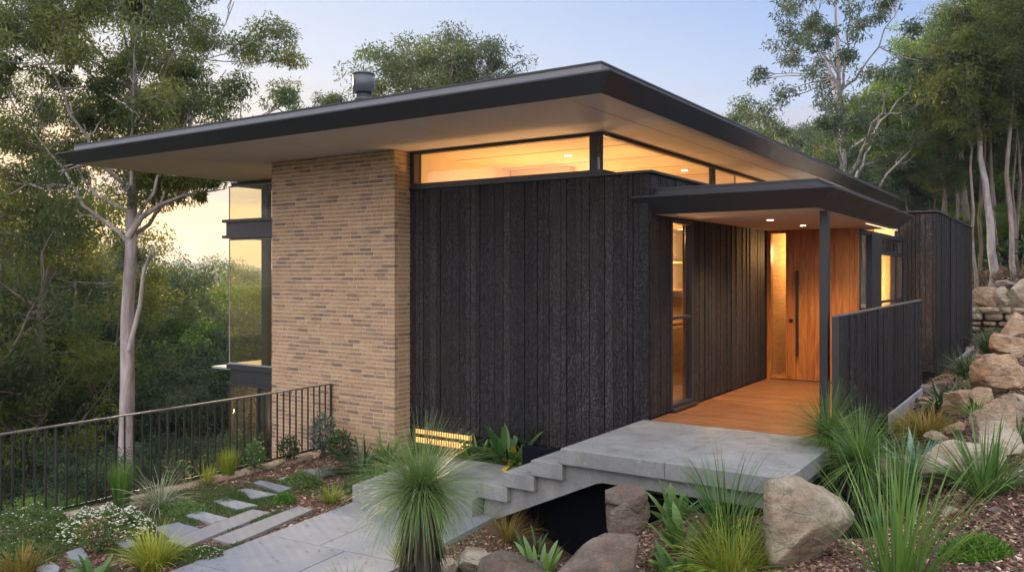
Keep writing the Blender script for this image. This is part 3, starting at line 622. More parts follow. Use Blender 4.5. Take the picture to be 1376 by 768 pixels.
# interior ----------------------------------------------------------
inn = link('interior', None, house)
mb = MB(); mb.box(-3.9, -3.82, .16, 5.6, -.8, 3.67); mb.box(-3.82, -.75, 5.5, 5.6, 3.0, 3.67); mb.box(-3.82, -.1, 5.5, 5.6, 0, 3.0); mb.box(-3.9, -3.82, 5.6, 9.3, 0, 3.67); mb.box(-3.82, 1.4, 9.25, 9.35, 0, 3.0); mb.box(-3.82, -.7, 9.25, 9.35, 3.0, 3.67)
mb.obj('inner_wall', 'inner_wall', inn)
box('inner_ceiling', 'inner_ceiling', inn, -3.82, -.70, .12, 9.25, 3.655, 3.675); box('inner_floor', 'inner_floor', inn, -3.85, -.13, .17, 9.25, -.05, .0)
box('inner_floor', 'inner_floor', inn, -.12, 1.45, DY+.12, 9.25, -.05, .0)
mb = MB(); mb.box(-1.35, -1.25, .3, 4.9, 0, 2.6); mb.obj('inner_wall', 'inner_wall', inn)
mb = MB(); 
for z in (.35, .95, 1.0, 1.55, 2.0): mb.box(-1.25, -.95, .9, 4.0, z, z+.03, rs.random())
mb.box(-1.25, -.93, 1.9, 4.0, 0, .95, .3); mb.obj('shelf', 'pine_timber', inn)
box('red_cushion', 'red_cloth', inn, -1.2, -.98, 1.3, 2.6, 1.03, 1.16, bevel=.03)
# hall behind the sidelight
mb = MB(); mb.box(-.12, .0, DY+.12, 8.0, 0, 2.9); mb.obj('inner_wall', 'pine_timber', inn)
mb = MB(); mb.box(-.1, 1.4, 7.0, 7.1, 0, 2.9); mb.obj('inner_wall', 'pine_timber', inn)
box('inner_ceiling', 'inner_ceiling', inn, -.1, 1.48, DY+.13, 9.2, 2.72, 2.75)
box('dark_partition', 'dark_room', inn, 1.25, 1.3, DY+.13, 6.5, 0, 2.7)  # dark wall added behind the first pane so it looks unlit
def lamp(loc, e, size=.12, c=(1, .52, .20), kind='POINT'):
    l = bpy.data.lights.new('room_lamp', kind); l.energy = e; l.color = c
    if kind == 'POINT': l.shadow_soft_size = size
    o = bpy.data.objects.new('room_lamp', l); C.objects.link(o); o.location = loc; o.parent = house
for q in ((-2.6, 1.4, 2.3), (-2.6, 3.8, 2.3), (-1.9, 7.3, 2.2)): lamp(q, 70)
lamp((-.5, 1.6, 2.35), 42); lamp((-.6, 3.2, 2.0), 30); lamp((.6, 6.2, 2.2), 40); lamp((.5, 8.2, 1.6), 170, .3, (1, .62, .22)); lamp((-7.6, 2.8, -1.4), 40)
for (x, y) in ((-1.98, 1.45), (-3.1, 3.2), (-1.2, 4.2), (-1.2, 6.6)):
    p = disc('downlight', 'steel_edge', inn, (x, y, 3.65), .075, .01); disc('lamp_lens', 'lamp_glow', p, (0, 0, -.006), .058, .004)
for y in (1.0, 2.3, 3.6, 4.9): box('ceiling_joint', 'inner_floor', inn, -3.8, -.72, y, y+.012, 3.650, 3.656)
box('bulkhead', 'inner_wall', inn, -3.8, -2.6, 2.6, 2.8, 3.2, 3.65)

# ------------------------------------------------------------------ entry slab, steps, landing
st = thing('entry_steps', 'floating grey concrete entry slab with three steps down to the path', 'steps')
mb = MB(); mb.box(-.05, 1.12, -2.07, -.004, -.165, 0); mb.box(1.123, 2.3, -2.07, -.004, -.165, 0); mb.obj('entry_slab', 'concrete', st, bevel=.006, seg=2)
for i in range(3):
    x1_ = -.03-.35*i; z = -.17*(i+1); MB().box(-.05-.35*(i+1)-.02, x1_, -2.07, -.35, z-.165, z).obj('step', 'concrete', st, bevel=.006, seg=2)
# stringer + beam
pts = [(-1.12, -.70), (-1.12, -1.05), (-.70, -1.05), (-.02, -.66), (.25, -.335), (2.22, -.335), (2.22, -.168), (-.02, -.168), (-.40, -.34), (-.75, -.51)]
def extr(poly, y0, y1, name, mat, parent):
    import bmesh; bm = bmesh.new(); vs = [bm.verts.new((p[0], y0, p[1])) for p in poly]; f = bm.faces.new(vs); r = bmesh.ops.extrude_face_region(bm, geom=[f])
    for v in r['geom']:
        if isinstance(v, bmesh.types.BMVert): v.co.y = y1
    bmesh.ops.recalc_face_normals(bm, faces=bm.faces); me = bpy.data.meshes.new(name); bm.to_mesh(me); bm.free(); me.materials.append(M[mat]); return link(name, me, parent)
extr([(-1.10, -.86), (-1.10, -1.0), (-1.02, -.95), (.33, -.335), (.40, -.315), (2.2, -.315), (2.2, -.168), (-.03, -.168), (-.03, -.335), (-.38, -.335), (-.38, -.505), (-.73, -.505), (-.73, -.68), (-1.08, -.68), (-1.08, -.86)][:14], -1.99, -.4, 'stringer', 'concrete', st)
ld = thing('landing', 'grey concrete landing at the foot of the entry steps', 'landing')
MB().quadprism([(-2.69, -2.46), (-1.13, -2.17), (-1.13, -.56), (-2.94, -.64)], -.885, -.68, .3).obj('landing_slab', 'concrete', ld, bevel=.006, seg=2)
# path of large slabs (structure)
e1 = np.array((.091, -.996)); e2 = np.array((-.996, -.091)); po = np.array((-2.70, -2.30))
def PL(a, b): p = po+e1*a-e2*b; return (float(p[0]), float(p[1]))
mb = MB(); rows = [(-.7, .62), (.62, 1.55), (1.55, 2.5), (2.5, 3.4), (3.4, 4.4), (4.4, 5.4), (5.4, 6.4)]
for i, (a0, a1) in enumerate(rows):
    cs = [0, .72, 1.78] if i % 2 else [0, 1.05, 1.78]
    for j in range(2):
        g = .004; mb.quadprism([PL(a0+g, cs[j]+g), PL(a1-g, cs[j]+g), PL(a1-g, cs[j+1]-g), PL(a0+g, cs[j+1]-g)], -.98, -.88+rs.uniform(-.001, .001), rs.random())
o = mb.obj('path', 'paver', None, bevel=.003); tag(o, None, None, kind='structure')
def zp(l, ox=60, oy=560, s=3.44): return [(ox+a/s, oy+b/s) for a, b in l]
STP = []
def stone(pix, z, mat, label, name='stepping_stone', cat='paving stone', group='stepping stones in the left garden bed'):
    P = [at_z(px, py, z)[:2] for px, py in pix]; c = np.mean(P, 0); STP.append([tuple(p) for p in P])
    import bmesh; bm = bmesh.new(); Q = []
    for i in range(len(P)):
        a, b = P[i], P[(i+1) % len(P)]
        for q in (0, .33, .66):
            p = a*(1-q)+b*q+(rng.normal(0, .006, 2) if q else 0); Q.append(p)
    vs = [bm.verts.new((p[0]-c[0], p[1]-c[1], 0)) for p in Q]; f = bm.faces.new(vs); r = bmesh.ops.extrude_face_region(bm, geom=[f])
    for v in r['geom']:
        if isinstance(v, bmesh.types.BMVert): v.co.z = -.07
    bmesh.ops.recalc_face_normals(bm, faces=bm.faces); me = bpy.data.meshes.new(name); bm.to_mesh(me); bm.free(); me.materials.append(M[mat])
    a = me.attributes.new('tint', 'FLOAT', 'POINT'); a.data.foreach_set('value', np.full(len(me.vertices), rs.random()))
    o = link(name, me, None, (c[0], c[1], z)); m = o.modifiers.new('b', 'BEVEL'); m.width = .006; m.segments = 2; m.limit_method = 'ANGLE'
    return tag(o, label, cat, group)
stone(zp([(775, 560), (870, 585), (1240, 425), (1170, 410)]), -.872, 'stone_strip', 'long pinkish stone strip nearest the large paved path', 'stone_strip')
stone(zp([(566, 568), (650, 597), (1045, 437), (960, 424)]), -.872, 'stone_strip', 'long stone strip second from the large paved path', 'stone_strip')
for l, s in (([(505, 508), (620, 484), (718, 512), (590, 566)], 'squarish stepping stone touching the near end of the second stone strip'),
             ([(650, 452), (720, 430), (852, 465), (775, 491)], 'stepping stone just behind the second stone strip'),
             ([(780, 385), (840, 372), (985, 405), (890, 425)], 'stepping stone second behind the stone strips'),
             ([(890, 335), (935, 328), (1075, 355), (960, 375)], 'stepping stone in the middle of the row towards the brick wall'),
             ([(965, 300), (1000, 290), (1145, 325), (1090, 345)], 'wide stepping stone beside the bright green tuft'),
             ([(1080, 282), (1160, 266), (1205, 283), (1130, 302)], 'small stepping stone near the leafy shrubs by the railing'),
             ([(1190, 245), (1240, 238), (1330, 250), (1290, 270)], 'farthest stepping stone below the silvery shrub'),
             ([(320, 575), (390, 545), (440, 590), (370, 602)], 'stepping stone between the white flowers and the yellow-green tussock'),
             ([(98, 622), (170, 598), (200, 640), (185, 664), (120, 652)], 'stepping stone below the white flower mound'),
             ([(-40, 665), (20, 655), (72, 690), (60, 712), (-40, 706)], 'stepping stone beside the rust-coloured flower heads'),
             ([(-40, 668+20), (20, 700), (75, 722), (60, 775), (-60, 790)], 'nearest stepping stone at the front corner of the bed')):
    if 'nearest stepping' in s: l = [(-70, 722), (20, 716), (70, 728), (60, 775), (-80, 790)]
    stone(zp(l), -.868, 'paver', s)

# ------------------------------------------------------------------ railing
rl = thing('railing', 'dark metal balustrade with thin upright bars running from the brick pier along the garden edge', 'railing')
RX = -5.2; yA, yB = -.37, -11.5
box('top_rail', 'rail_top', rl, RX-.025, RX+.025, yB, yA, .095, .112); box('bottom_rail', 'rail_metal', rl, RX-.012, RX+.012, yB, yA, -.87, -.845)
y = yA-.02; nb = 0
while y > -8.6:
    box('baluster', 'rail_metal', rl, RX-.018 if nb % 12 == 0 else RX-.009, RX+.018 if nb % 12 == 0 else RX+.009, y-.008, y+.008, -.95 if nb % 12 == 0 else -.845, .095); y -= .118; nb += 1
mb = MB()
while y > yB: mb.box(RX-.009, RX+.009, y-.008, y+.008, -.845, .095); y -= .118
o = mb.obj('baluster_run', 'rail_metal', rl); o['kind'] = 'stuff'
# ------------------------------------------------------------------ haze
_hz = NB('haze_air'); _pv = _hz.n('ShaderNodeVolumePrincipled'); _pv.inputs['Color'].default_value = (.80, .86, .95, 1); _pv.inputs['Density'].default_value = .0004; _pv.inputs['Anisotropy'].default_value = .35
_hz.nt.links.new(_pv.outputs[0], _hz.o.inputs['Volume']); M['haze_air'] = _hz.m
tag(box('haze', 'haze_air', None, -1300, 1300, -1300, 1300, -75, 75), None, None, kind='stuff')
#@@GARDEN
# ------------------------------------------------------------------ trees
def leaves(mb, c, d, L, W, r, fold=0.0):
    """c,d: (n,3); elongated diamonds"""
    n = len(c); rnd = r.normal(size=(n, 3)); s = np.cross(d, rnd); s /= np.linalg.norm(s, axis=1)[:, None]+1e-9
    L = np.broadcast_to(L, (n,))[:, None]; W = np.broadcast_to(W, (n,))[:, None]
    V = np.stack([c, c+d*L*.42+s*W*.5, c+d*L, c+d*L*.42-s*W*.5], 1).reshape(-1, 3)
    return V, (np.arange(n)[:, None]*4+np.arange(4)[None, :])
def curve(a, b, sag, r, k=6, wob=.06):
    a = np.asarray(a, float); b = np.asarray(b, float); t = np.linspace(0, 1, k)[:, None]; L = np.linalg.norm(b-a)
    mid = (a+b)/2+np.array((0, 0, sag*L))+r.normal(0, wob*L, 3)
    P = (1-t)**2*a+2*t*(1-t)*mid+t*t*b; P[1:-1] += r.normal(0, wob*.25*L, (k-2, 3)); return P
def gen_tree(seed, H, tr, fork, cr, ncl, nleaf, lsz=(.13, .03), clr=(.4, .75), squash=.75, droop=.6, nl=7, lean=(0, 0), cx=(0, 0), czr=None, twin=False, hollow=.4, sides=7, lk=.62, wob=.006):
    """H height, tr trunk radius, fork fraction of height where the crown starts, cr crown radius"""
    r = np.random.default_rng(seed); top = np.array((lean[0], lean[1], H)); tk = MB()
    k = 12; t = np.linspace(0, 1, k); P = np.stack([lean[0]*t**1.5, lean[1]*t**1.5, H*.93*t], -1); P[1:, :2] += np.cumsum(r.normal(0, H*wob, (k-1, 2)), axis=0)
    rad = tr*(1-t)**.8*.9+tr*.1; rad[0] *= 1.35; tk.tube(P, rad, sides+3, .4)
    czc = H*(1+fork)/2; rz = H*(1-fork)/2 if czr is None else czr
    if czr is not None: czc = H-czr-clr[1]*.4
    cen = []
    tries = 0
    while len(cen) < ncl and tries < 20000:
        tries += 1; q = r.normal(size=3); q /= np.linalg.norm(q); m = r.uniform(hollow, 1)**.6; p = q*m
        if p[2] < -.75 and r.random() < .7: continue
        pr_ = 1.0 if p[2] > -.2 else .85
        c = np.array((p[0]*cr*pr_+cx[0]+lean[0]*.6, p[1]*cr*pr_+cx[1]+lean[1]*.6, czc+p[2]*rz))
        if all(np.linalg.norm((c-o)/np.array((1, 1, .8))) > clr[0]*.9 for o in cen): cen.append(c)
    cen = np.array(cen)
    # limbs
    ang = np.arctan2(cen[:, 1], cen[:, 0]); lv = cen[:, 2]
    keyf = np.stack([np.cos(ang)*.8, np.sin(ang)*.8, (lv-czc)/rz*.9], -1); K = keyf[r.choice(len(keyf), nl, replace=False)]
    for _ in range(8):
        lab = np.argmin(np.linalg.norm(keyf[:, None]-K[None], axis=-1), axis=1)
        for j in range(nl):
            if (lab == j).any(): K[j] = keyf[lab == j].mean(0)
    for j in range(nl):
        idx = np.where(lab == j)[0]
        if not len(idx): continue
        ce = cen[idx].mean(0); h0 = np.clip((ce[2]-.45*np.hypot(ce[0], ce[1])-.15*H*(1-fork))/H, fork*.88, .86)+r.uniform(-.02, .02)
        i0 = h0/.93*(k-1); i1 = int(i0); fr_ = i0-i1; a = P[i1]*(1-fr_)+P[min(i1+1, k-1)]*fr_; ra = np.interp(h0/.93, t, rad)
        far_ = cen[idx[np.argmax(np.linalg.norm(cen[idx]-a, axis=1))]]; end = ce*.45+far_*.55; LP = curve(a, end, -.12, r, 9, .05)
        lr = ra*lk*np.linspace(1, .22, 9)**.9; tk.tube(LP, lr, sides, .4)
        for i in idx:
            dd = np.linalg.norm(LP-cen[i], axis=1)+np.where(LP[:, 2] > cen[i][2], .6, 0)+np.linspace(.9, 0, 9)*.5; m = max(2, int(np.argmin(dd))); m = min(m, 7)
            BP = curve(LP[m], cen[i], -.08, r, 6, .07); tk.tube(BP, np.linspace(lr[m]*.6, .012*H/14, 6), max(4, sides-3), .4)
            for _ in range(3):
                e = cen[i]+r.normal(0, clr[0]*.55, 3); tk.tube(curve(BP[4], e, .0, r, 4, .08), np.linspace(.016, .005, 4)*H/14, 3, .4)
    # leaves
    allV = []; allT = []; wts = r.uniform(.6, 1.4, len(cen)); wts /= wts.sum()
    for i, c in enumerate(cen):
        m = int(nleaf*wts[i]); q = r.normal(size=(m, 3)); q /= np.linalg.norm(q, axis=1)[:, None]; q *= r.uniform(.25, 1, (m, 1))**.5
        R3 = r.uniform(*clr); sub = r.integers(0, 7, m); so3 = r.normal(0, .42, (7, 3)); p = c+(q*.62+so3[sub])*np.array((1, 1, squash))*R3
        d = r.normal(size=(m, 3))*.6+q*.5+np.array((0, 0, -droop)); d /= np.linalg.norm(d, axis=1)[:, None]
        V, _ = leaves(None, p, d, r.uniform(.7, 1.2, m)*lsz[0], r.uniform(.7, 1.3, m)*lsz[1], r); allV.append(V)
        cl_ = r.uniform(.05, .75); allT.append(np.repeat(np.clip(cl_+r.normal(0, .14, m)+q[:, 2]*.0, 0, 1), 4))
    V = np.concatenate(allV); tt = np.concatenate(allT); F = np.arange(len(V)).reshape(-1, 4)
    return tk, (V, F, tt)
def mesh_tree(name, seed, bark_, leaf_, **k):
    tk, (V, F, t) = gen_tree(seed, **k); return tk.mesh('trunk', bark_, True), mesh_np('crown', V, F, [leaf_], t)
def put_tree(ms, loc, s, rz, name, label, cat='tree', group=None, mats=None, sz=None):
    o = thing(name, label, cat, loc, rz, group); o.scale = (s, s, s if sz is None else sz)
    link('trunk', ms[0], o); link('crown', ms[1], o); return o
def base_at(px, d): p = at_d(px, 366, d); return float(p[0]), float(p[1]), hgt(p[0], p[1])
MPP = lambda d: d/1111.
# hero gum on the left
x, y, z = base_at(166, 17.5); Hh = 10.6-z
ms = mesh_tree('gum', 11, 'bark_pale', 'gum_leaf', H=Hh, tr=.20, fork=(3.0-z)/Hh, cr=3.6, ncl=210, nleaf=130000, lsz=(.115, .028), clr=(.28, .55), nl=16, czr=3.9, hollow=.15, cx=(-.15, .15), lk=.42, wob=.003)
hero = put_tree(ms, (x, y, z-.2), 1, .6, 'gum_tree', 'tall smooth-barked pale gum tree rising behind the left end of the roof')
# its second thin stem and the long low limb to the right
mb = MB(); rr = np.random.default_rng(5)
def wp(px, py, d): return np.array(at_d(px, py, d))-np.array((x, y, z-.2))
def rzl(v, a=-.6): c_, s_ = math.cos(a), math.sin(a); return np.array((v[0]*c_-v[1]*s_, v[0]*s_+v[1]*c_, v[2]))
P = [rzl(wp(a, b, 17.3)) for a, b in ((173, 470), (188, 410), (193, 365), (200, 345), (206, 330))]; mb.tube(P, [.05, .045, .035, .025, .015], 7, .4)
P = [rzl(wp(a, b, 17.3)) for a, b in ((172, 318), (190, 292), (215, 275), (245, 263), (275, 258), (302, 254))]; mb.tube(P, [.075, .06, .045, .032, .022, .01], 7, .4)
for a, b, c_, d_ in ((245, 263, 262, 236), (215, 275, 222, 240), (275, 258, 285, 238), (190, 292, 182, 262)):
    mb.tube([rzl(wp(a, b, 17.3)), rzl(wp((a+c_)/2+3, (b+d_)/2, 17.3)), rzl(wp(c_, d_, 17.3))], [.03, .022, .01], 5, .4)
mb.obj('limb', 'bark_pale', hero, smooth=True)
cl2 = []; tt2 = []
for (a, b, rad_) in ((258, 232, .36), (240, 240, .25), (284, 240, .2), (225, 236, .3), (200, 232, .3), (270, 262, .12)):
    c_ = rzl(wp(a, b, 17.3)); m = int(2600*rad_); q = rr.normal(size=(m, 3)); q /= np.linalg.norm(q, axis=1)[:, None]; q *= rr.uniform(.2, 1, (m, 1))**.5
    d_ = rr.normal(size=(m, 3))*.6+np.array((0, 0, -.7)); d_ /= np.linalg.norm(d_, axis=1)[:, None]; V, _ = leaves(None, c_+q*rad_, d_, .13, .03, rr); cl2.append(V); tt2.append(np.repeat(rr.uniform(.2, .9, m), 4))
V = np.concatenate(cl2); link('foliage', mesh_np('foliage', V, np.arange(len(V)).reshape(-1, 4), ['gum_leaf_gold'], np.concatenate(tt2)), hero)
# variants -----------------------------------------------------------
VA = []
VA.append(mesh_tree('a', 21, 'bark_mid', 'gum_leaf', H=14, tr=.20, fork=.42, cr=3.4, ncl=85, nleaf=30000, lsz=(.14, .042), clr=(.4, .75), nl=9, lk=.5))
VA.append(mesh_tree('b', 22, 'bark_pale', 'gum_leaf_cool', H=14, tr=.17, fork=.5, cr=2.8, ncl=60, nleaf=22000, lsz=(.14, .042), clr=(.4, .7), nl=8, lk=.5))
VA.append(mesh_tree('c', 23, 'bark_brown', 'forest_leaf', H=12, tr=.18, fork=.25, cr=3.8, ncl=120, nleaf=42000, lsz=(.14, .05), clr=(.45, .8), nl=10, droop=.3, lk=.5))
VA.append(mesh_tree('d', 24, 'bark_mid', 'gum_leaf_cool', H=12, tr=.18, fork=.3, cr=3.2, ncl=90, nleaf=34000, lsz=(.14, .05), clr=(.45, .8), nl=9, droop=.3, lk=.5))
VA.append(mesh_tree('e', 25, 'bark_mid', 'gum_leaf_gold', H=13, tr=.18, fork=.35, cr=3.2, ncl=80, nleaf=28000, lsz=(.14, .042), clr=(.4, .75), nl=9, lk=.5))
VA.append(mesh_tree('f', 26, 'bark_brown', 'under_leaf', H=10, tr=.14, fork=.15, cr=3.2, ncl=100, nleaf=36000, lsz=(.14, .055), clr=(.5, .85), nl=9, droop=.2, lk=.5))
VA.append(mesh_tree('g', 27, 'bark_mid', 'hill_leaf', H=16, tr=.10, fork=.56, cr=2.3, ncl=60, nleaf=22000, lsz=(.14, .045), clr=(.4, .7), nl=8, lean=(.5, .2), lk=.45))
VA.append(mesh_tree('h', 28, 'bark_brown', 'hill_leaf', H=16, tr=.10, fork=.50, cr=2.1, ncl=55, nleaf=20000, lsz=(.14, .042), clr=(.4, .7), nl=8, lean=(-.6, -.2), lk=.45))
VA.append(mesh_tree('i', 29, 'bark_mid', 'gum_leaf_lime', H=12, tr=.16, fork=.4, cr=2.9, ncl=75, nleaf=26000, lsz=(.14, .045), clr=(.4, .7), nl=9, lk=.5))
VH = (14, 14, 12, 12, 13, 10, 16, 16, 12)
tr_r = random.Random(8)
LAB = {0: 'grey-barked olive gum tree', 1: 'pale slender open gum tree', 2: 'dense mid-green forest tree', 3: 'bushy grey-green gum tree', 4: 'golden olive gum tree', 5: 'dark low-branched tree', 6: 'thin pale tall-trunked gum tree', 7: 'slim brown-stemmed tall gum tree', 8: 'lime-tinted gum tree'}
def forest(px, d, ytop, v, region, group, wide=1.0):
    x, y, z = base_at(px, d); top = 1.85+(366-ytop)*MPP(d); H = top-z
    if H < 2.5: H = 2.5
    bd = 'nearby' if d < 22 else 'at middle distance' if d < 40 else 'far off' if d < 70 else 'very far off'
    if px < 500: pl = 'at the left edge' if px < 20 else 'left of the pale gum trunk' if px < 140 else 'behind the pale gum trunk' if px < 205 else 'right of the pale gum trunk' if px < 290 else 'seen through the glass bay'
    else: pl = 'behind the right slope of the roof' if px < 1120 else 'above the canopy' if px < 1215 else 'above the black wing' if px < 1300 else 'above the dry stone wall' if px < 1376 else 'at the right edge'
    region = bd+' '+pl
    s = H/VH[v]*1.03; put_tree(VA[v], (x, y, z-.1), min(s*wide, s*1.5), tr_r.uniform(0, 6.28), ('gum_tree', 'gum_tree', 'forest_tree', 'forest_tree', 'gum_tree', 'understorey_tree', 'gum_tree', 'gum_tree', 'gum_tree')[v], LAB[v]+' '+region, group=group, sz=s)
# left valley: near trees placed one by one
g1 = 'trees in the valley behind the railing'; rg = 'in the valley left of the house'
for (px, d, yt, v, wd) in ((35, 23, 205, 4, 1.0), (-60, 20, 150, 0, 1), (100, 27, 300, 0, 1), (212, 34, 350, 0, 1), (262, 40, 356, 4, 1), (300, 52, 364, 0, 1), (235, 32, 430, 2, 1), (285, 28, 470, 5, 1), (60, 26, 440, 2, .9), (-15, 25, 400, 5, 1), (120, 34, 400, 3, 1), (205, 30, 470, 5, 1), (255, 27, 500, 3, .9), (310, 32, 420, 3, 1), (340, 40, 390, 2, 1), (10, 34, 360, 2, 1), (90, 24, 540, 5, 1), (30, 22, 560, 3, 1), (70, 36, 290, 4, 1), (150, 33, 340, 3, 1), (-40, 30, 240, 4, 1), (330, 60, 378, 0, 1)):
    forest(px, d, yt, v, rg, g1, wd)
for i in range(110):
    q = i/110; d = 30+170*q**1.4; px = tr_r.uniform(-140, 440); base = 366+2300/d*(1.0+.5*tr_r.random()) - (26 if px < 120 else 0)+(8 if 190 < px < 320 else 0)
    forest(px, d, base+tr_r.uniform(-12, 26), tr_r.choice([0, 2, 2, 3, 8, 4, 1, 5]), rg, g1, 1.2)
for (px, d, yt) in ((30, 34, 395), (75, 42, 350), (118, 38, 372), (140, 30, 455), (205, 46, 392), (232, 38, 412), (262, 34, 440), (288, 44, 398), (245, 30, 500), (20, 28, 470), (85, 30, 480), (318, 50, 388), (350, 44, 402), (190, 60, 380)):
    forest(px, d, yt, 8, rg, g1, 1.15)
# near slope bushes
for i in range(26):
    d = tr_r.uniform(13, 22); px = tr_r.uniform(-60, 360); forest(px, d, tr_r.uniform(590, 680), tr_r.choice([5, 5, 3, 2]), '', g1, 1.3)
# behind the roof
def solo(seed, px, d, ytop, label, name='gum_tree', **k):
    x, y, z = base_at(px, d); H = 1.85+(366-ytop)*MPP(d)-z; ms = mesh_tree('s', seed, k.pop('bark', 'bark_mid'), k.pop('leafm', 'gum_leaf'), H=H, **k); return put_tree(ms, (x, y, z-.2), 1, k.get('rz', seed*.7), name, label)
solo(31, 585, 36, 14, 'large round-crowned gum tree rising behind the middle of the roof', tr=.3, fork=.62, cr=3.5, ncl=90, nleaf=26000, lsz=(.17, .05), clr=(.45, .8), nl=9, czr=2.6, hollow=.1)
solo(32, 468, 40, 92, 'small gum crown beside the flue behind the roof', tr=.2, fork=.7, cr=1.5, ncl=22, nleaf=5000, lsz=(.17, .05), clr=(.4, .6), nl=4, czr=1.6)
solo(33, 640, 37, 30, 'leafy green gum crown to the right of the large round one behind the roof', tr=.22, fork=.66, cr=1.7, ncl=38, nleaf=10000, lsz=(.17, .05), clr=(.45, .7), nl=5, czr=2.0, leafm='gum_leaf_cool')
solo(34, 1136, 30, -70, 'tall open-crowned gum tree with pale trunk above the right side of the roof', tr=.19, fork=.40, cr=3.2, ncl=120, nleaf=30000, lsz=(.16, .045), clr=(.3, .55), nl=14, czr=5.2, bark='bark_pale', hollow=.5, leafm='gum_leaf_cool')
solo(35, 1008, 42, 118, 'small rounded gum crown peeping over the right slope of the roof', tr=.18, fork=.6, cr=1.7, ncl=24, nleaf=6000, lsz=(.17, .05), clr=(.4, .7), nl=5, czr=1.8)
solo(36, 1192, 33, 92, 'reddish-stemmed gum tree with bright green crown beside the tall open gum', tr=.16, fork=.62, cr=2.0, ncl=40, nleaf=12000, lsz=(.17, .055), clr=(.45, .75), nl=7, czr=1.7, bark='bark_brown', leafm='forest_leaf')
solo(37, 1335, 27, 20, 'slim curved pink-grey gum trunk standing above the stone wall', tr=.15, fork=.6, cr=1.8, ncl=30, nleaf=8000, lsz=(.17, .055), clr=(.45, .75), nl=5, lean=(-.5, .2), bark='bark_pale')
solo(38, 1306, 31, 40, 'twin-looking pinkish gum trunk left of the curved one above the stone wall', tr=.16, fork=.55, cr=1.8, ncl=30, nleaf=8000, lsz=(.17, .055), clr=(.45, .75), nl=6, lean=(-.7, 0), bark='bark_mid')
# right hillside forest
g2 = 'forest trees on the hillside behind the house'; rg2 = 'on the hillside to the right'
def crest(px):   # skyline the far right forest reaches
    return float(np.interp(px, [980, 1040, 1100, 1160, 1200, 1235, 1262, 1290, 1320, 1376, 1500], [172, 165, 172, 175, 165, 120, 70, 35, 5, -30, -60]))
for (px, d, yt, v, wd) in ((1262, 36, 100, 7, 1.1), (1240, 45, 150, 2, 1), (1220, 38, 175, 3, 1), (1170, 44, 178, 2, 1), (1120, 48, 178, 3, 1), (1072, 46, 168, 1, 1), (1050, 40, 185, 4, 1), (1366, 26, -70, 6, 1.25), (1400, 24, -90, 7, 1.3), (1294, 30, 45, 6, 1.1), (1318, 28, 0, 7, 1.15), (1345, 31, -40, 6, 1.2), (1276, 34, 70, 6, 1.1), (1430, 28, -100, 6, 1.3), (1250, 33, 135, 7, 1.1), (1212, 36, 150, 6, 1)):
    forest(px, d, yt, v, rg2, g2, wd)
for i in range(26):
    px = tr_r.uniform(1225, 1440); forest(px, tr_r.uniform(27, 46), crest(px)+tr_r.uniform(0, 110), tr_r.choice([6, 7]), rg2, g2, 1.1)
for i in range(90):
    d = 42+55*(i/90)**1.1; px = tr_r.uniform(1060, 1490); yt = crest(px)+tr_r.uniform(0, 150)
    forest(px, d, yt, tr_r.choice([0, 2, 3, 8, 5, 4, 1, 2, 6, 7]), rg2, g2, 1.1)
for i in range(16):   # fills behind the low part of the roof line
    px = tr_r.uniform(975, 1130); forest(px, tr_r.uniform(55, 80), crest(px)+tr_r.uniform(0, 22), tr_r.choice([0, 1, 3]), rg2, g2)
for i in range(24):
    px = tr_r.uniform(1285, 1480); d = tr_r.uniform(30, 44); forest(px, d, tr_r.uniform(265, 335), tr_r.choice([5, 2, 8]), '', g2, 1.3)

# ------------------------------------------------------------------ garden plants
def blades(n, L, W, th=(5, 50), droop=40, segs=6, r0=.03, seed=0, prof='blade', origin=(0, 0, 0), tl=(0, .6), tg=.35, stem=0.0, az=None, up=None):
    r = np.random.default_rng(seed); a = r.uniform(0, 2*math.pi, n) if az is None else az; q = r.random(n)
    th0 = np.radians(th[0]+(th[1]-th[0])*q**(.8 if up is None else up)); dr = np.radians(droop)*r.uniform(.5, 1.3, n)*(.35+.65*q); Ls = r.uniform(L[0], L[1], n); Ws = r.uniform(.7, 1.2, n)*W
    rr_ = r0*np.sqrt(r.random(n)); a0 = a+r.normal(0, .5, n)
    p = np.stack([origin[0]+rr_*np.cos(a0), origin[1]+rr_*np.sin(a0), np.full(n, origin[2])], -1)
    tw = r.normal(0, .35, n); side = np.stack([-np.sin(a)*np.cos(tw), np.cos(a)*np.cos(tw), np.sin(tw)], -1)
    V = []; T_ = []; tint = r.uniform(tl[0], tl[1], n)
    for k in range(segs+1):
        t = k/segs
        if prof == 'blade': w_ = (1-t**2.2)*.5+.02
        elif prof == 'needle': w_ = .5*(1-t*.75)
        elif prof == 'oval': ts = max(0, (t-stem)/(1-stem)); w_ = .5*math.sin(math.pi*min(1, ts**.8))**.8 if ts > 0 else .05
        elif prof == 'strap': w_ = .5*(min(1, (1-t)*3.0))**.6*(.7+.3*min(1, t*3))+.01
        w_ = w_*Ws; V.append(np.stack([p-side*w_[:, None], p+side*w_[:, None]], 1)); T_.append(np.clip(tint+tg*t, 0, 1))
        st = (Ls/segs)[:, None]; dirv = np.stack([np.sin(th0)*np.cos(a), np.sin(th0)*np.sin(a), np.cos(th0)], -1); p = p+dirv*st; th0 = th0+dr/segs*(1+t)
    V = np.stack(V, 1).reshape(n, -1, 3); m = 2*(segs+1); T_ = np.stack(T_, 1).repeat(2, axis=1)
    b = np.arange(n)[:, None]*m; F = np.concatenate([np.stack([b[:, 0]+2*k, b[:, 0]+2*k+1, b[:, 0]+2*k+3, b[:, 0]+2*k+2], -1) for k in range(segs)])
    return V.reshape(-1, 3), F, T_.ravel()
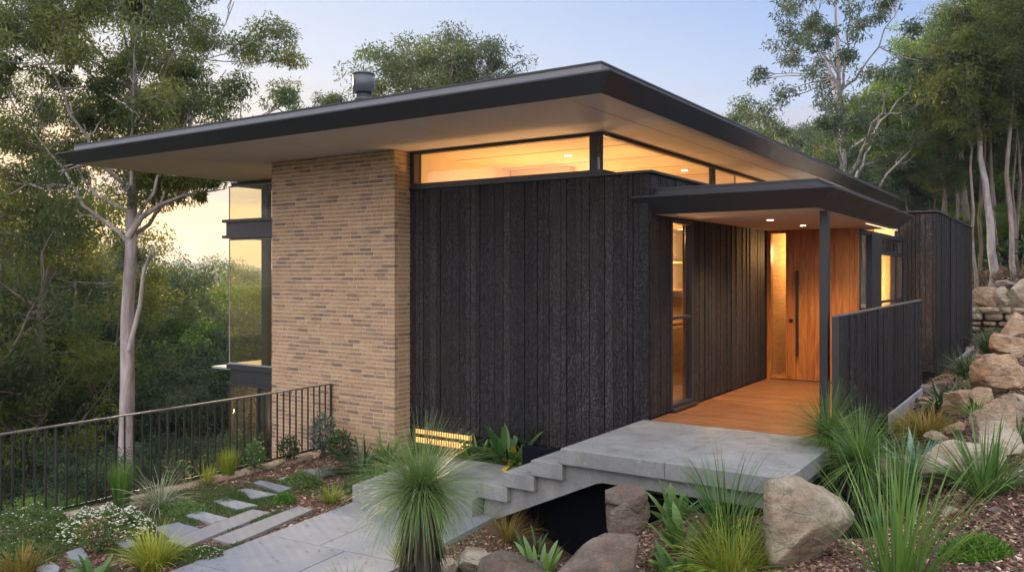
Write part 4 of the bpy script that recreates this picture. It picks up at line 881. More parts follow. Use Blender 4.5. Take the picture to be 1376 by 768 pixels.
def bl(mb, **k): mb.add(*blades(**k)); return mb
_sd = [100]
def seed(): _sd[0] += 1; return _sd[0]
def put_parts(name, label, parts, loc, cat='plant', group=None):
    """single-part plants become one mesh object"""
    if len(parts) == 1:
        o = parts[0][2].obj(name, parts[0][1], None, loc=loc); return tag(o, label, cat, group)
    o = thing(name, label, cat, loc, 0, group)
    for (pn, mt, mb) in parts: mb.obj(pn, mt, o)
    return o
def where(px, py, hpx, d=None):
    if isinstance(d, tuple): return (d[0], d[1], d[2]), float(d[3])
    p = gp(px, py) if d is None else at_d(px, py, d); dd = float((p-CAMP)@VV); z = hgt(p[0], p[1]) if d is None else p[2]
    return (float(p[0]), float(p[1]), z-.015), hpx*dd/1111
def tussock(px, py, hpx, label, n=160, mat='spike_green', W=.006, th=(3, 55), droop=70, r0=.06, name='grass_tussock', dead=20, segs=6, d=None, prof='blade', lk=1.12, cat='grass tussock', **k):
    loc, h = where(px, py, hpx, d); parts = [('leaf_tuft', mat, bl(MB(), n=n, L=(h*.55*lk, h*lk), W=W, th=th, droop=droop, segs=segs, r0=r0, seed=seed(), prof=prof, **k))]
    if dead: parts.append(('dry_leaves', 'dead_leaf', bl(MB(), n=dead, L=(h*.3, h*.7), W=W*.9, th=(40, 85), droop=50, segs=5, r0=r0, seed=seed())))
    return put_parts(name, label, parts, loc, cat)
def grass_tree(px, d, zc, Lf, tr, label, n=2300, mat='spike_green', wd=.0042, dk=1.0):
    x, y, z = base_at(px, d); o = thing('grass_tree', label, 'grass tree', (x, y, z-.03)); h = zc-z; r = np.random.default_rng(seed())
    if h > .15:
        t = np.linspace(0, 1, 14); MB().tube(np.stack([.02*np.sin(t*5), .02*np.cos(t*4), t*h], -1), tr*(1+.06*np.sin(t*40)), 14, .4).obj('trunk', 'bark_black', o, smooth=True)
        sk = MB()
        for k in range(12): bl(sk, n=60, L=(.12, .3), W=.008, th=(150, 175), droop=8, segs=3, r0=tr*.2, seed=seed(), origin=(0, 0, h*(.12+.08*k)))
        V, F, tt = sk.arr(); ang = np.arctan2(V[:, 1], V[:, 0]); V[:, 0] += np.cos(ang)*tr; V[:, 1] += np.sin(ang)*tr
        link('skirt', mesh_np('skirt', V, F, ['bark_black'], tt), o)
    mb = MB(); bl(mb, n=int(n*.38), L=(Lf*.6, Lf*1.05), W=wd, th=(4, 75), droop=42*dk, segs=7, r0=tr*.6, seed=seed(), prof='needle', origin=(0, 0, h), tl=(.1, .7), tg=.2)
    bl(mb, n=int(n*.55), L=(Lf*.7, Lf*1.2), W=wd, th=(50, 125), droop=55*dk, segs=7, r0=tr*.7, seed=seed(), prof='needle', origin=(0, 0, h-.02), tl=(.05, .75), tg=.25)
    mb.obj('leaf_crown', mat, o)
    kr = MB()
    for k in range(5): a_ = r.uniform(0, 6.28); bl(kr, n=int(n*.014), L=(Lf*.7, Lf*1.25), W=wd, th=(30, 110), droop=r.uniform(30, 100), segs=7, r0=tr*.5, seed=seed(), prof='needle', origin=(0, 0, h), tl=(.3, 1), tg=.2, az=a_+r.normal(0, .35, int(n*.014)))
    kr.obj('bent_leaves', mat, o)
    bl(MB(), n=int(n*.10), L=(Lf*.5, Lf*.85), W=wd, th=(120, 165), droop=10, segs=5, r0=tr, seed=seed(), prof='needle', origin=(0, 0, h-.05)).obj('dry_leaves', 'dead_leaf', o)
    return o
def shrub(px, py, hpx, wpx, label, mat='broad_green', n=420, ls=.045, name='shrub', d=None, berries=None, berry_mat='petal_orange'):
    loc, h = where(px, py, hpx, d); wv = wpx*h/hpx/2; r = np.random.default_rng(seed()); st_ = MB()
    for _ in range(11):
        a = r.uniform(0, 6.28); e = np.array((math.cos(a)*wv*.7*r.random(), math.sin(a)*wv*.7*r.random(), h*r.uniform(.6, .95))); st_.tube(curve((0, 0, 0), e, 0, r, 5, .06), np.linspace(.008, .003, 5), 4)
    q = r.normal(size=(n, 3)); q /= np.linalg.norm(q, axis=1)[:, None]; q *= r.uniform(.35, 1, (n, 1))**.6
    c = q*np.array((wv, wv, h*.45))*r.uniform(.85, 1.12, (n, 1))+np.array((0, 0, h*.55)); d_ = q*.7+r.normal(0, .45, (n, 3))+np.array((0, 0, .35)); d_ /= np.linalg.norm(d_, axis=1)[:, None]
    V, F = leaves(None, c, d_, r.uniform(.8, 1.2, n)*ls, r.uniform(.8, 1.2, n)*ls*.5, r); lf = MB().add(V, F, np.repeat(np.clip(r.uniform(0, .8, n)+q[:, 2]*.15, 0, 1), 4))
    parts = [('stem', 'bark_brown', st_), ('foliage', mat, lf)]
    if berries:
        m = berries; q = r.normal(size=(m, 3)); q /= np.linalg.norm(q, axis=1)[:, None]; c = q*np.array((wv, wv, h*.45))+np.array((0, 0, h*.6)); bb = MB()
        for cc in c: bb.add(*blades(n=7, L=(.018, .03), W=.012, th=(10, 100), droop=10, segs=2, r0=.002, seed=seed(), prof='oval', origin=cc))
        parts.append(('blossoms', berry_mat, bb))
    return put_parts(name, label, parts, loc, 'shrub')
def mound(px, py, wpx, hpx, label, mat='cover_green', n=2600, ls=.022, flowers=0, fm='petal_white', name='ground_cover_plant', fs=.009, dpk=.8, cat='ground cover plant'):
    loc, h = where(px, py, hpx); wv = wpx*h/hpx/2; r = np.random.default_rng(seed())
    def pts(m, lo=.55):
        rad = np.sqrt(r.random(m)); a = r.uniform(0, 6.28, m); X_ = rad*np.cos(a)*wv; Y_ = rad*np.sin(a)*wv*dpk; lump = .75+.25*np.sin(X_*17+1)*np.sin(Y_*19+2)
        zt = h*np.clip(1-rad**2.2, 0, 1)**.7*lump; return np.stack([X_, Y_, hgt_a(X_+loc[0], Y_+loc[1])-loc[2]+zt*r.uniform(lo, 1, m)], -1)
    c = pts(n); d_ = r.normal(0, .6, (n, 3))+np.array((0, 0, .6)); d_ /= np.linalg.norm(d_, axis=1)[:, None]; V, F = leaves(None, c, d_, r.uniform(.6, 1.4, n)*ls, r.uniform(.6, 1.3, n)*ls*.32, r)
    parts = [('foliage', mat, MB().add(V, F, np.repeat(r.uniform(0, .9, n), 4)))]
    if flowers:
        c = pts(flowers, .98)+np.array((0, 0, .012)); fb = MB()
        for cc in c: fb.add(*blades(n=5, L=(fs*.8, fs), W=fs*.8, th=(60, 95), droop=0, segs=2, r0=.001, seed=seed(), prof='oval', origin=cc))
        parts.append(('blossoms', fm, fb))
    return put_parts(name, label, parts, loc, cat)
def succulent(px, py, wpx, label, mat='succulent_teal', n=7, ls=.05, name='succulent'):
    loc, wv = where(px, py, wpx); r = np.random.default_rng(seed()); mb = MB()
    for i in range(n):
        a = r.uniform(0, 6.28); q = wv*.38*math.sqrt(r.random()); o_ = (q*math.cos(a), q*math.sin(a)*.8, r.uniform(.01, .04))
        bl(mb, n=26, L=(ls*.6, ls*1.1), W=ls*.36, th=(5, 80), droop=-25, segs=4, r0=.006, seed=seed(), prof='oval', origin=o_, tl=(.1, .7))
    return put_parts(name, label, [('rosettes', mat, mb)], loc, 'succulent')
def broad(px, py, hpx, label, n=34, W=.07, mat='broad_green', th=(5, 75), droop=60, stem=.35, name='broadleaf_plant', extra=None, L=None, d=None, prof='oval', cat='plant', spread=.1):
    loc, h = where(px, py, hpx, d); parts = [('leaves', mat, bl(MB(), n=n, L=(h*.6, h*1.15), W=W, th=th, droop=droop, segs=8, r0=spread, seed=seed(), prof=prof, stem=stem))]
    if extra: parts.append(('yellow_leaves' if extra == 'leaf_yellow' else 'flowers', extra, bl(MB(), n=4, L=(h*.7, h*1.0), W=W*.9, th=(15, 60), droop=70, segs=8, r0=spread, seed=seed(), prof='oval', stem=.5)))
    return put_parts(name, label, parts, loc, cat)

# grass trees
grass_tree(566, 6.7, .15, .62, .13, 'large grass tree with shaggy black trunk in front of the landing', n=1900, mat='grass_tree_leaf', wd=.0046)
grass_tree(1112, 8.9, .18, .60, .07, 'grass tree with arching needles against the deck post', n=480, wd=.009, dk=.45)
grass_tree(1156, 8.3, .02, .66, .07, 'grass tree in front of the deck screen, lower and fuller than its neighbour', n=560, wd=.009, dk=.45)
# left bed along the railing
tussock(126, 676, 30, 'short dark green upright tuft near the bottom rail left of the tall pencil-shaped tuft', n=200, th=(0, 22), droop=15, r0=.06, W=.009, dead=0)
tussock(163, 684, 66, 'tall pencil-shaped upright tuft with golden tips by the railing', n=420, th=(0, 11), droop=8, r0=.075, mat='spike_green', W=.008, dead=6, tg=.75)
tussock(214, 684, 66, 'silvery fountain-shaped grass tussock by the railing', n=240, mat='spike_silver', th=(8, 70), droop=95, W=.010, dead=50)
shrub(240, 655, 38, 36, 'thin shrub with orange flowers by the bottom rail', n=120, berries=16)
tussock(279, 650, 30, 'small golden-green tuft left of the lime upright tuft', n=130, mat='spike_yellow', th=(2, 30), droop=20, dead=10)
tussock(306, 642, 42, 'lime green upright tuft between the railing and the round-leaved shrubs', n=220, mat='spike_yellow', th=(0, 22), droop=15, W=.009, r0=.07, dead=0)
shrub(342, 634, 44, 28, 'small glossy green shrub in front of the railing, nearer of a pair', n=420, ls=.05)
shrub(388, 622, 38, 28, 'small glossy green shrub in front of the railing, farther of a pair', n=420, ls=.05, mat='under_leaf')
shrub(434, 615, 62, 38, 'silvery-leaved upright shrub at the end post of the railing', n=900, mat='broad_silver', ls=.05)
shrub(458, 620, 42, 34, 'dark narrow-leaved shrub at the foot of the brick pier', n=500, mat='under_leaf', ls=.06)
broad(484, 640, 62, 'clump of long dark strap leaves at the foot of the brick pier', n=70, W=.035, mat='spike_dark', prof='strap', droop=80, name='strap_leaf_plant')
broad(520, 620, 46, 'mid-green strap-leaved clump behind the grass tree crown', n=60, W=.03, mat='spike_green', prof='strap', droop=80, name='strap_leaf_plant')
broad(508, 648, 40, 'leafy clump between the brick pier and the landing', n=50, W=.035, mat='broad_green', droop=70)
tussock(432, 642, 36, 'pale silver grass with arching blades beside the silvery shrub', n=90, mat='spike_silver', th=(20, 75), droop=90, W=.012, dead=0)
mound(405, 652, 60, 20, 'dull green spiky mound beside the farthest stepping stones', mat='cover_green', n=2200, ls=.04)
mound(382, 676, 34, 15, 'small bright green tuft beside the end of the stone strips', mat='cover_bright', n=1200, ls=.04)
tussock(446, 676, 28, 'bright green and yellow tuft beside the corner of the landing', n=200, mat='spike_yellow', th=(5, 50), droop=40, dead=16, W=.008)
broad(468, 664, 34, 'narrow upright light green leaves touching the landing corner', n=10, W=.03, mat='broad_green', prof='strap', th=(0, 15), droop=15, name='strap_leaf_plant')
tussock(206, 764, 64, 'yellow-green fountain tussock between the stepping stones and the paved path', n=420, mat='spike_yellow', th=(2, 48), droop=60, W=.009, r0=.09, dead=24)
tussock(28, 770, 44, 'rusty orange grass tussock in the front corner of the left bed', n=320, mat='spike_gold', th=(5, 60), droop=50, W=.007, r0=.1, dead=30)
shrub(132, 742, 44, 50, 'bushy sedum with rust-coloured flower heads in the left bed', n=500, ls=.035, mat='cover_green', berries=60, berry_mat='petal_rust')
broad(128, 778, 46, 'broad pointed green leaves below the rust-coloured flower heads', n=14, W=.06, mat='broad_green', prof='strap', droop=50, name='strap_leaf_plant')
mound(140, 716, 150, 36, 'mound of foliage dotted with tiny white flowers in the left bed', n=9000, flowers=700, ls=.03, fs=.018)
mound(40, 716, 130, 40, 'grey-green mound with few white flowers by the left edge', n=8000, flowers=90, ls=.03, fs=.014)
mound(25, 756, 110, 30, 'olive ground cover mound at the left edge below the flowering mounds', n=4000, flowers=20, ls=.035)
mound(245, 686, 90, 16, 'dark green creeping patch behind the stepping stones', n=4500, mat='broad_green', ls=.022, dpk=.6)
mound(300, 670, 80, 12, 'grey-green creeping patch behind the stone strips', n=3200, ls=.022)
mound(275, 748, 60, 14, 'small creeping plant with white flowers at the edge of the paved path', n=2400, flowers=60, ls=.024, fs=.012)
mound(240, 752, 60, 14, 'dull creeping plant behind the yellow-green tussock', n=1500, ls=.03)
tussock(395, 596+60, 18, 'tiny dry tuft among the farthest stepping stones', n=60, mat='spike_silver', th=(20, 70), dead=20)
tussock(470, 796, 56, 'thin silvery grass tuft at the front edge of the paved path', n=120, mat='spike_silver', th=(8, 60), droop=55, W=.006, dead=0)
# beds around the steps
broad(668, 616, 60, d=(-1.92, -.30, -.80, .66), label='large-leaved glossy green plant with yellow leaves against the black wall', n=95, W=.10, extra='leaf_yellow', spread=.22, droop=75)
broad(706, 622, 38, d=(-1.42, -.30, -.80, .46), label='low glossy green leafy plant between the large-leaved one and the steps', n=60, W=.085, spread=.2, droop=85, th=(20, 80), extra='leaf_yellow')
broad(740, 605, 30, d=(-.85, -.20, -.78, .58), label='small glossy leafy plant tucked behind the top step', n=34, W=.07, spread=.12, droop=80, th=(15, 80))
broad(640, 612, 46, d=(-2.42, -.30, -.85, .50), label='light green ferny clump in front of the glowing slats', n=60, W=.035, spread=.15, mat='cover_bright', prof='strap')
tussock(607, 612, 34, d=(-2.95, -.28, -.86, .36), label='olive grass growing in front of the glowing slats', n=140, mat='spike_gold', th=(5, 55), droop=40, dead=0)
tussock(545, 760, 56, 'yellow-green thin tuft beside the trunk of the large grass tree', n=160, mat='spike_yellow', th=(3, 40), droop=40, dead=12)
tussock(684, 726, 62, 'orange-tipped grass tussock below the concrete stringer', n=170, mat='spike_gold', th=(5, 65), droop=70, dead=50)
tussock(718, 712, 54, 'thin grey dry tussock under the steps', n=60, mat='dead_leaf', th=(3, 50), droop=50, dead=30)
broad(762, 704, 66, 'strap-leaved plant with yellowish tips under the entry slab', n=34, W=.04, prof='strap', mat='spike_yellow', droop=75, th=(3, 60), name='strap_leaf_plant')
broad(728, 775, 60, 'bright green broad strap-leaved plant beside the sloping brown boulder', n=22, W=.055, prof='strap', mat='broad_green', droop=35, th=(0, 45), name='strap_leaf_plant')
broad(786, 712, 30, 'small round-leaved seedling by the dark gap under the slab', n=9, W=.06, droop=40, stem=.5)
broad(712, 745, 36, 'dark leafy plant below the thin grey tussock', n=24, W=.035, mat='spike_dark', prof='strap', droop=70, name='strap_leaf_plant')
# right bed, foreground
broad(902, 700, 56, 'upright pointed green leaves with a small orange flower behind the rosettes', n=18, W=.075, prof='strap', mat='broad_green', th=(3, 45), droop=30, name='strap_leaf_plant')
broad(922, 740, 62, 'lighter green broad-leaved plant in front of the orange-flowered one', n=24, W=.09, mat='broad_green', th=(10, 75), droop=45, stem=.1)
broad(905, 770, 44, 'green rosette of long leaves in front of the tall tussock', n=34, W=.05, mat='spike_green', th=(20, 80), droop=45, prof='strap', name='strap_leaf_plant')
succulent(866, 700, 50, 'blue-green succulent rosettes beside the stacked brown stones', 'succulent_green', n=11, ls=.09)
succulent(830, 750, 50, 'grey-teal succulent cluster on the sloping brown boulder', 'succulent_teal', n=14, ls=.065)
tussock(975, 728, 142, 'tall thin-bladed green tussock left of the big pale boulder', n=190, mat='spike_green', th=(2, 48), droop=62, W=.012, r0=.10, dead=40, segs=9)
tussock(985, 772, 96, 'full yellow-green tussock in front of the tall thin-bladed one', n=520, mat='spike_yellow', th=(3, 62), droop=62, W=.008, r0=.14, dead=40, segs=8)
tussock(1205, 806, 235, 'largest strappy tussock in the right foreground', n=120, mat='spike_green', th=(2, 34), droop=26, W=.017, r0=.11, dead=40, segs=10)
tussock(1215, 690, 130, 'second strappy tussock directly behind the largest one', n=70, mat='spike_green', th=(2, 30), droop=35, W=.014, r0=.08, dead=20, segs=8)
tussock(1324, 668, 118, 'stiff strappy clump with one yellow blade in the mulch before the pale boulder', n=130, mat='spike_green', th=(2, 52), droop=35, W=.022, r0=.09, dead=18, segs=8)
mound(1308, 748, 84, 26, 'low feathery bright green mound on the mulch', mat='cover_bright', n=3000, ls=.05)
succulent(1188, 706, 60, 'pale teal succulent half hidden behind the largest tussock', 'succulent_teal', n=9, ls=.07)
broad(1232, 636, 66, 'blue-green sword-leaved plant behind the tan stones', n=26, W=.05, prof='strap', mat='succulent_teal', th=(3, 50), droop=25, name='strap_leaf_plant')
tussock(1246, 585, 50, 'rust and olive feathery grass in the bed beside the deck screen', n=520, mat='spike_gold', th=(10, 75), droop=55, W=.010, r0=.16, dead=20)
tussock(1218, 578, 34, 'olive grass just behind the fuller grass tree', n=260, mat='spike_gold', th=(10, 75), droop=55, W=.010, r0=.16, dead=10)
broad(1268, 548, 44, 'dark strap-leaved clump beside the orange-brown stone', n=60, W=.03, mat='spike_dark', prof='strap', droop=90, name='strap_leaf_plant')
tussock(1302, 506, 44, 'dark green dense tussock near the far corner of the black wing', n=340, mat='spike_dark', W=.018, th=(5, 70), droop=60, r0=.15, dead=0)
tussock(1330, 474, 40, 'dark green tussock in front of the dry stone wall', n=240, mat='spike_dark', W=.02, th=(2, 45), droop=40, r0=.15, dead=0)
tussock(1288, 524, 24, 'grey-brown dry tussock beside the edging plank', n=160, mat='dead_leaf', W=.014, th=(10, 75), droop=60, r0=.15, dead=30)
tussock(1310, 560, 40, 'thin green blades growing between the orange boulders and the bed', n=60, mat='spike_green', W=.012, th=(5, 60), droop=50, dead=10)
tussock(1334, 604, 34, 'small green tussock between the pale boulders', n=90, mat='spike_dark', W=.014, th=(5, 70), droop=60, dead=8)
tussock(1310, 530, 30, 'small green tussock between the orange-brown boulders', n=90, mat='spike_green', W=.016, th=(5, 70), droop=60, dead=8)
tussock(1366, 600, 60, 'dark drooping tussock spilling over the pale boulder by the right edge', n=150, mat='spike_dark', W=.016, th=(10, 75), droop=80, dead=10)
mound(1252, 508, 34, 10, 'grey-green low plant at the foot of the deck screen', n=700, ls=.06)
mound(1290, 540, 46, 12, 'low olive plant beside the small stones', n=900, ls=.06)
shrub(1356, 388, 30, 40, 'dry russet bush above the dry stone wall', n=700, mat='dead_leaf', ls=.10)
shrub(1322, 392, 30, 50, 'low dry brown bush above the left end of the dry stone wall', n=700, mat='dead_leaf', ls=.10)
tussock(1240, 668, 40, 'dry arching grass beside the tan stones', n=70, mat='dead_leaf', W=.008, th=(20, 80), droop=70, dead=20)
tussock(1120, 612, 40, 'dull grass hanging by the right edge of the entry slab', n=110, mat='spike_silver', W=.008, th=(40, 120), droop=60, dead=30)

# ------------------------------------------------------------------ rocks
def boulder_mesh(name, sx, sy, sz, mat, sd_, cuts=9, rough=.13, sub=5, block=0):
    import bmesh; r = np.random.default_rng(sd_); bm = bmesh.new(); bmesh.ops.create_icosphere(bm, subdivisions=sub, radius=1)
    V = np.array([v.co for v in bm.verts])
    if block: V = np.sign(V)*np.abs(V)**block*.85
    for _ in range(cuts):
        nrm = r.normal(size=3); nrm /= np.linalg.norm(nrm); h = r.uniform(.5, .82); dd = V@nrm; ex = np.clip(dd-h, 0, None); V = V-nrm*(ex*.95)[:, None]
    off = Vector(r.uniform(-50, 50, 3))
    for i, v in enumerate(bm.verts):
        p = Vector(V[i]); nz = noise.fractal(p*1.3+off, .9, 2.1, 7)*rough+(.5-abs(noise.noise(p*2.3+off*2)))*rough*.5-max(0, .12-abs(noise.noise(Vector((p.x, p.y, p.z*2.5))*1.4+off)))*rough*3; q = p*(1+nz); v.co = (q.x*sx, q.y*sy, q.z*sz)
    me = bpy.data.meshes.new(name); bm.to_mesh(me); bm.free(); me.materials.append(M[mat])
    for p in me.polygons: p.use_smooth = True
    Q = np.empty(len(me.vertices)*3, np.float32); me.vertices.foreach_get('co', Q); Q = Q.reshape(-1, 3); lo, hi = Q.min(0), Q.max(0); Q = (Q-(lo+hi)/2)/(hi-lo)*2*np.array((sx, sy, sz)); me.vertices.foreach_set('co', Q.astype(np.float32).ravel())
    me.update(); return me
def boulder(px, py, wpx, hpx, mat, label, dk=.8, sink=.18, rz=0, d=None, tilt=0, name='boulder', cuts=9, rough=.13, block=0, sdd=None):
    loc, h = where(px, py, hpx, d); wv = wpx*h/hpx; hz = h/(2*(1-sink))*1.08
    o = link(name, boulder_mesh(name, wv/2*1.05, wv/2*dk, hz, mat, sdd or seed(), cuts, rough, 5, block), None, (loc[0]-VV[0]*-wv*.2, loc[1]+VV[1]*wv*.2, loc[2]+hz*(1-2*sink))); o.rotation_euler = (0, tilt, T+rz); return tag(o, label, 'boulder')
boulder(1088, 738, 140, 86, 'rock_pale', 'big pale weathered boulder at the corner of the entry slab', rz=.4, tilt=-.1, cuts=18, d=6.45, rough=.10, sdd=510)
boulder(846, 712, 58, 42, 'rock_brown', 'lower block of the stacked brown stones beside the dark gap', name='stone', cuts=8, rough=.05, block=.5, d=7.6)
boulder(843, 682, 54, 28, 'rock_brown', 'upper block of the stacked brown stones beside the dark gap', name='stone', cuts=8, rough=.05, d=7.62, block=.5)
boulder(806, 806, 134, 70, 'rock_brown', 'large sloping brown boulder at the bottom edge below the entry slab', tilt=-.3, cuts=14, rough=.09, sink=.3, block=.7)
boulder(690, 790, 96, 36, 'rock_brown', 'rounded brown rock at the bottom edge right of the grass tree trunk', rough=.07, cuts=8)
boulder(638, 770, 50, 30, 'rock_pale', 'pale lichen-green rock beside the grass tree trunk', name='stone')
boulder(600, 772, 30, 20, 'rock_pale', 'small pale rock touching the grass tree trunk', name='stone')
boulder(1205, 655, 88, 38, 'rock_sand', 'low tan rock behind the strappy tussocks', rz=.1)
boulder(1305, 650, 118, 54, 'rock_pale', 'long whitish boulder behind the stiff strappy clump', rz=-.3, tilt=-.25, cuts=12)
boulder(1352, 612, 78, 42, 'rock_pale', 'whitish boulder at the right edge above the long one', rz=.3)
boulder(1346, 583, 76, 50, 'rock_sand', 'cream and orange boulder at the right edge below the orange-brown one', rz=.2, cuts=12)
boulder(1352, 528, 72, 50, 'rock_orange', 'orange-brown boulder in the middle of the row beside the bed', rz=.5, cuts=12)
boulder(1362, 482, 50, 32, 'rock_orange', 'orange boulder with grey top next to the dry stone wall', rz=.2)
boulder(1372, 462, 40, 40, 'rock_sand', 'tan boulder leaning on the right end of the dry stone wall')
boulder(1294, 554, 42, 28, 'rock_orange', 'small reddish-brown stone in the bed beside the dark strap leaves', name='stone')
boulder(1250, 545, 30, 12, 'rock_sand', 'flat tan stone below the edging plank', name='stone')
boulder(1240, 528, 40, 12, 'rock_grey', 'flat grey stone beside the foot of the deck screen', name='stone')
boulder(1270, 520, 30, 10, 'rock_grey', 'second flat grey stone farther along the bed', name='stone')
boulder(1292, 476, 40, 10, 'rock_grey', 'grey stone at the foot of the dry stone wall', name='stone')
boulder(1340, 690, 20, 9, 'rock_grey', 'small grey stone lying on the mulch', name='stone')
for (px_, py_, w_, h_, m_t, lb) in ((1262, 600, 34, 20, 'rock_sand', 'small tan stone half buried behind the sword-leaved plant'), (1285, 585, 28, 18, 'rock_orange', 'small orange stone between the long whitish boulder and the bed'), (1268, 628, 26, 16, 'rock_pale', 'small cream stone against the long whitish boulder'), (1322, 545, 34, 24, 'rock_sand', 'cream stone wedged below the orange-brown boulder'), (1330, 505, 30, 22, 'rock_sand', 'cream stone beside the orange boulder with grey top'), (1318, 492, 24, 16, 'rock_orange', 'small orange stone at the far end of the boulder row'), (1160, 668, 34, 18, 'rock_sand', 'small tan stone right of the big pale boulder'), (1352, 655, 30, 14, 'rock_sand', 'low tan stone right of the stiff strappy clump'), (1280, 690, 22, 10, 'rock_pale', 'pebble-like cream stone on the mulch'), (1376, 560, 40, 30, 'rock_pale', 'cream rock at the right edge above the cream and orange boulder')):
    boulder(px_, py_, w_, h_, m_t, lb, name='stone', cuts=12)
# rocks on top of the stone wall: a true distance of about 23 m
def wall_top(px, py, wpx, hpx, mat, label, y=17.6):
    d = ray(px, py); k = (y-CAMP[1])/d[1]; boulder(px, py, wpx, hpx, mat, label, d=k, sink=.1)
wall_top(1326, 412, 40, 26, 'rock_sand', 'tan boulder on top of the left part of the dry stone wall')
wall_top(1349, 408, 22, 22, 'rock_pale', 'bright pale boulder on top of the dry stone wall')
wall_top(1374, 412, 34, 36, 'rock_pale', 'large whitish boulder above the right end of the dry stone wall')
wall_top(1356, 386, 30, 10, 'rock_grey', 'thin flat grey stone above the whitish boulders', 18.6)
# dry stone wall
r = random.Random(4); import bmesh
bm = bmesh.new(); zb = -.45; row = 0
while zb < .78:
    h = r.uniform(.14, .26); x = 1.9+r.uniform(-.1, .1)
    while x < 6.2:
        w_ = r.uniform(.22, .6); res = bmesh.ops.create_icosphere(bm, subdivisions=3, radius=1); off = Vector((r.uniform(-50, 50), r.uniform(-50, 50), 0))
        for v in res['verts']:
            p = v.co.copy(); p = Vector([math.copysign(abs(c)**.55, c) for c in p]); p *= 1+noise.fractal(p*1.5+off, 1, 2, 4)*.14
            v.co = (x+w_/2+p.x*w_*.46, 17.4+p.y*.22-.03*row+r.uniform(0, 0)+off.x*.0012, zb+h/2+p.z*h*.43)
        x += w_+.01
    zb += h; row += 1
me = bpy.data.meshes.new('dry_stone_wall'); bm.to_mesh(me); bm.free(); me.materials.append(M['rock_sand'])
for p in me.polygons: p.use_smooth = True
o = link('dry_stone_wall', me); tag(o, 'low dry stone wall of tan and grey stones beyond the black wing', 'stone wall')
box('backing', 'rock_brown', o, 1.9, 6.2, 17.45, 17.8, -.6, .7)
# sandstone edging along the railing
y = -1.0
k = 0
while y > -7.2:
    L_ = rs.uniform(.45, .8)
    o = link('edging_stone', boulder_mesh('edging_stone', .10, L_/2, .05, 'rock_sand', seed(), 4, .05, 4, .4), None, (-4.98+rs.uniform(-.02, .02), y-L_/2, -.895)); tag(o, 'flat sandstone block in the edging line under the railing', 'edging stone', 'sandstone edging under the railing'); y -= L_+.02; k += 1

# ------------------------------------------------------------------ mulch, leaf litter, cover
def inpoly(x, y, P):
    c = np.zeros(len(x), bool); n = len(P)
    for i in range(n):
        (x1, y1), (x2, y2) = P[i], P[(i+1) % n]; c ^= ((y1 > y) != (y2 > y)) & (x < (x2-x1)*(y-y1)/(y2-y1+1e-12)+x1)
    return c
pathpoly = [PL(-1.2, 0), PL(7, 0), PL(7, 1.80), PL(-1.2, 1.80)]
def scatter(n, x0, x1, y0, y1, seed_):
    r = np.random.default_rng(seed_); x = r.uniform(x0, x1, n); y = r.uniform(y0, y1, n); ok = ~inpoly(x, y, pathpoly)
    ok &= ~((x > -3) & (x < 2.3) & (y > -2.3) & (y < .2)) & ~((x > -7) & (x < 2.17) & (y > -.4)); return x[ok], y[ok]
def chips(n, area, seed_, smin=.018, smax=.06, lift=.012):
    x, y = scatter(n, *area, seed_); r = np.random.default_rng(seed_+1); m = len(x); z = hgt_a(x, y)+bump_a(x, y)+r.uniform(-.002, lift, m)
    L_ = r.uniform(smin, smax, m)*r.uniform(.6, 1.4, m); W_ = r.uniform(.004, .014, m); H_ = r.uniform(.0015, .004, m); a = r.uniform(0, 6.28, m); tl = r.normal(0, .28, m)
    d = np.stack([np.cos(a)*np.cos(tl), np.sin(a)*np.cos(tl), np.sin(tl)], -1); s = np.stack([-np.sin(a), np.cos(a), r.normal(0, .25, m)], -1); u_ = np.cross(d, s)
    c = np.stack([x, y, z], -1); V = []
    for dz in (-1, 1):
        for (i, j) in ((-1, -1), (1, -1), (1, 1), (-1, 1)): V.append(c+d*(i*L_/2)[:, None]+s*(j*W_)[:, None]+u_*(dz*H_)[:, None])
    V = np.stack(V, 1).reshape(-1, 3); F = (np.arange(m)[:, None, None]*8+BQ[None]).reshape(-1, 4); t = np.repeat(r.random(m)**1.15, 8); return V, F, t
Vs = []; Fs = []; Ts = []; nn = 0
for (n, ar, sd_, a_, b_) in ((42000, (.2, 5.6, -5.6, -.8), 1, .018, .06), (16000, (2.2, 6.4, -.8, 6), 2, .03, .09), (9000, (2.2, 6.5, 6, 17), 3, .06, .14), (14000, (-5.1, -2.4, -6.6, -.3), 4, .015, .05), (3000, (-2.9, -.9, -.6, -.05), 5, .02, .05), (9000, (-.9, .6, -5.4, -2.2), 6, .015, .05)):
    V, F, t = chips(n, ar, sd_, a_, b_); Vs.append(V); Fs.append(F+nn); Ts.append(t); nn += len(V)
tag(link('mulch', mesh_np('mulch', np.concatenate(Vs), np.concatenate(Fs), ['mulch'], np.concatenate(Ts))), None, None, kind='stuff')
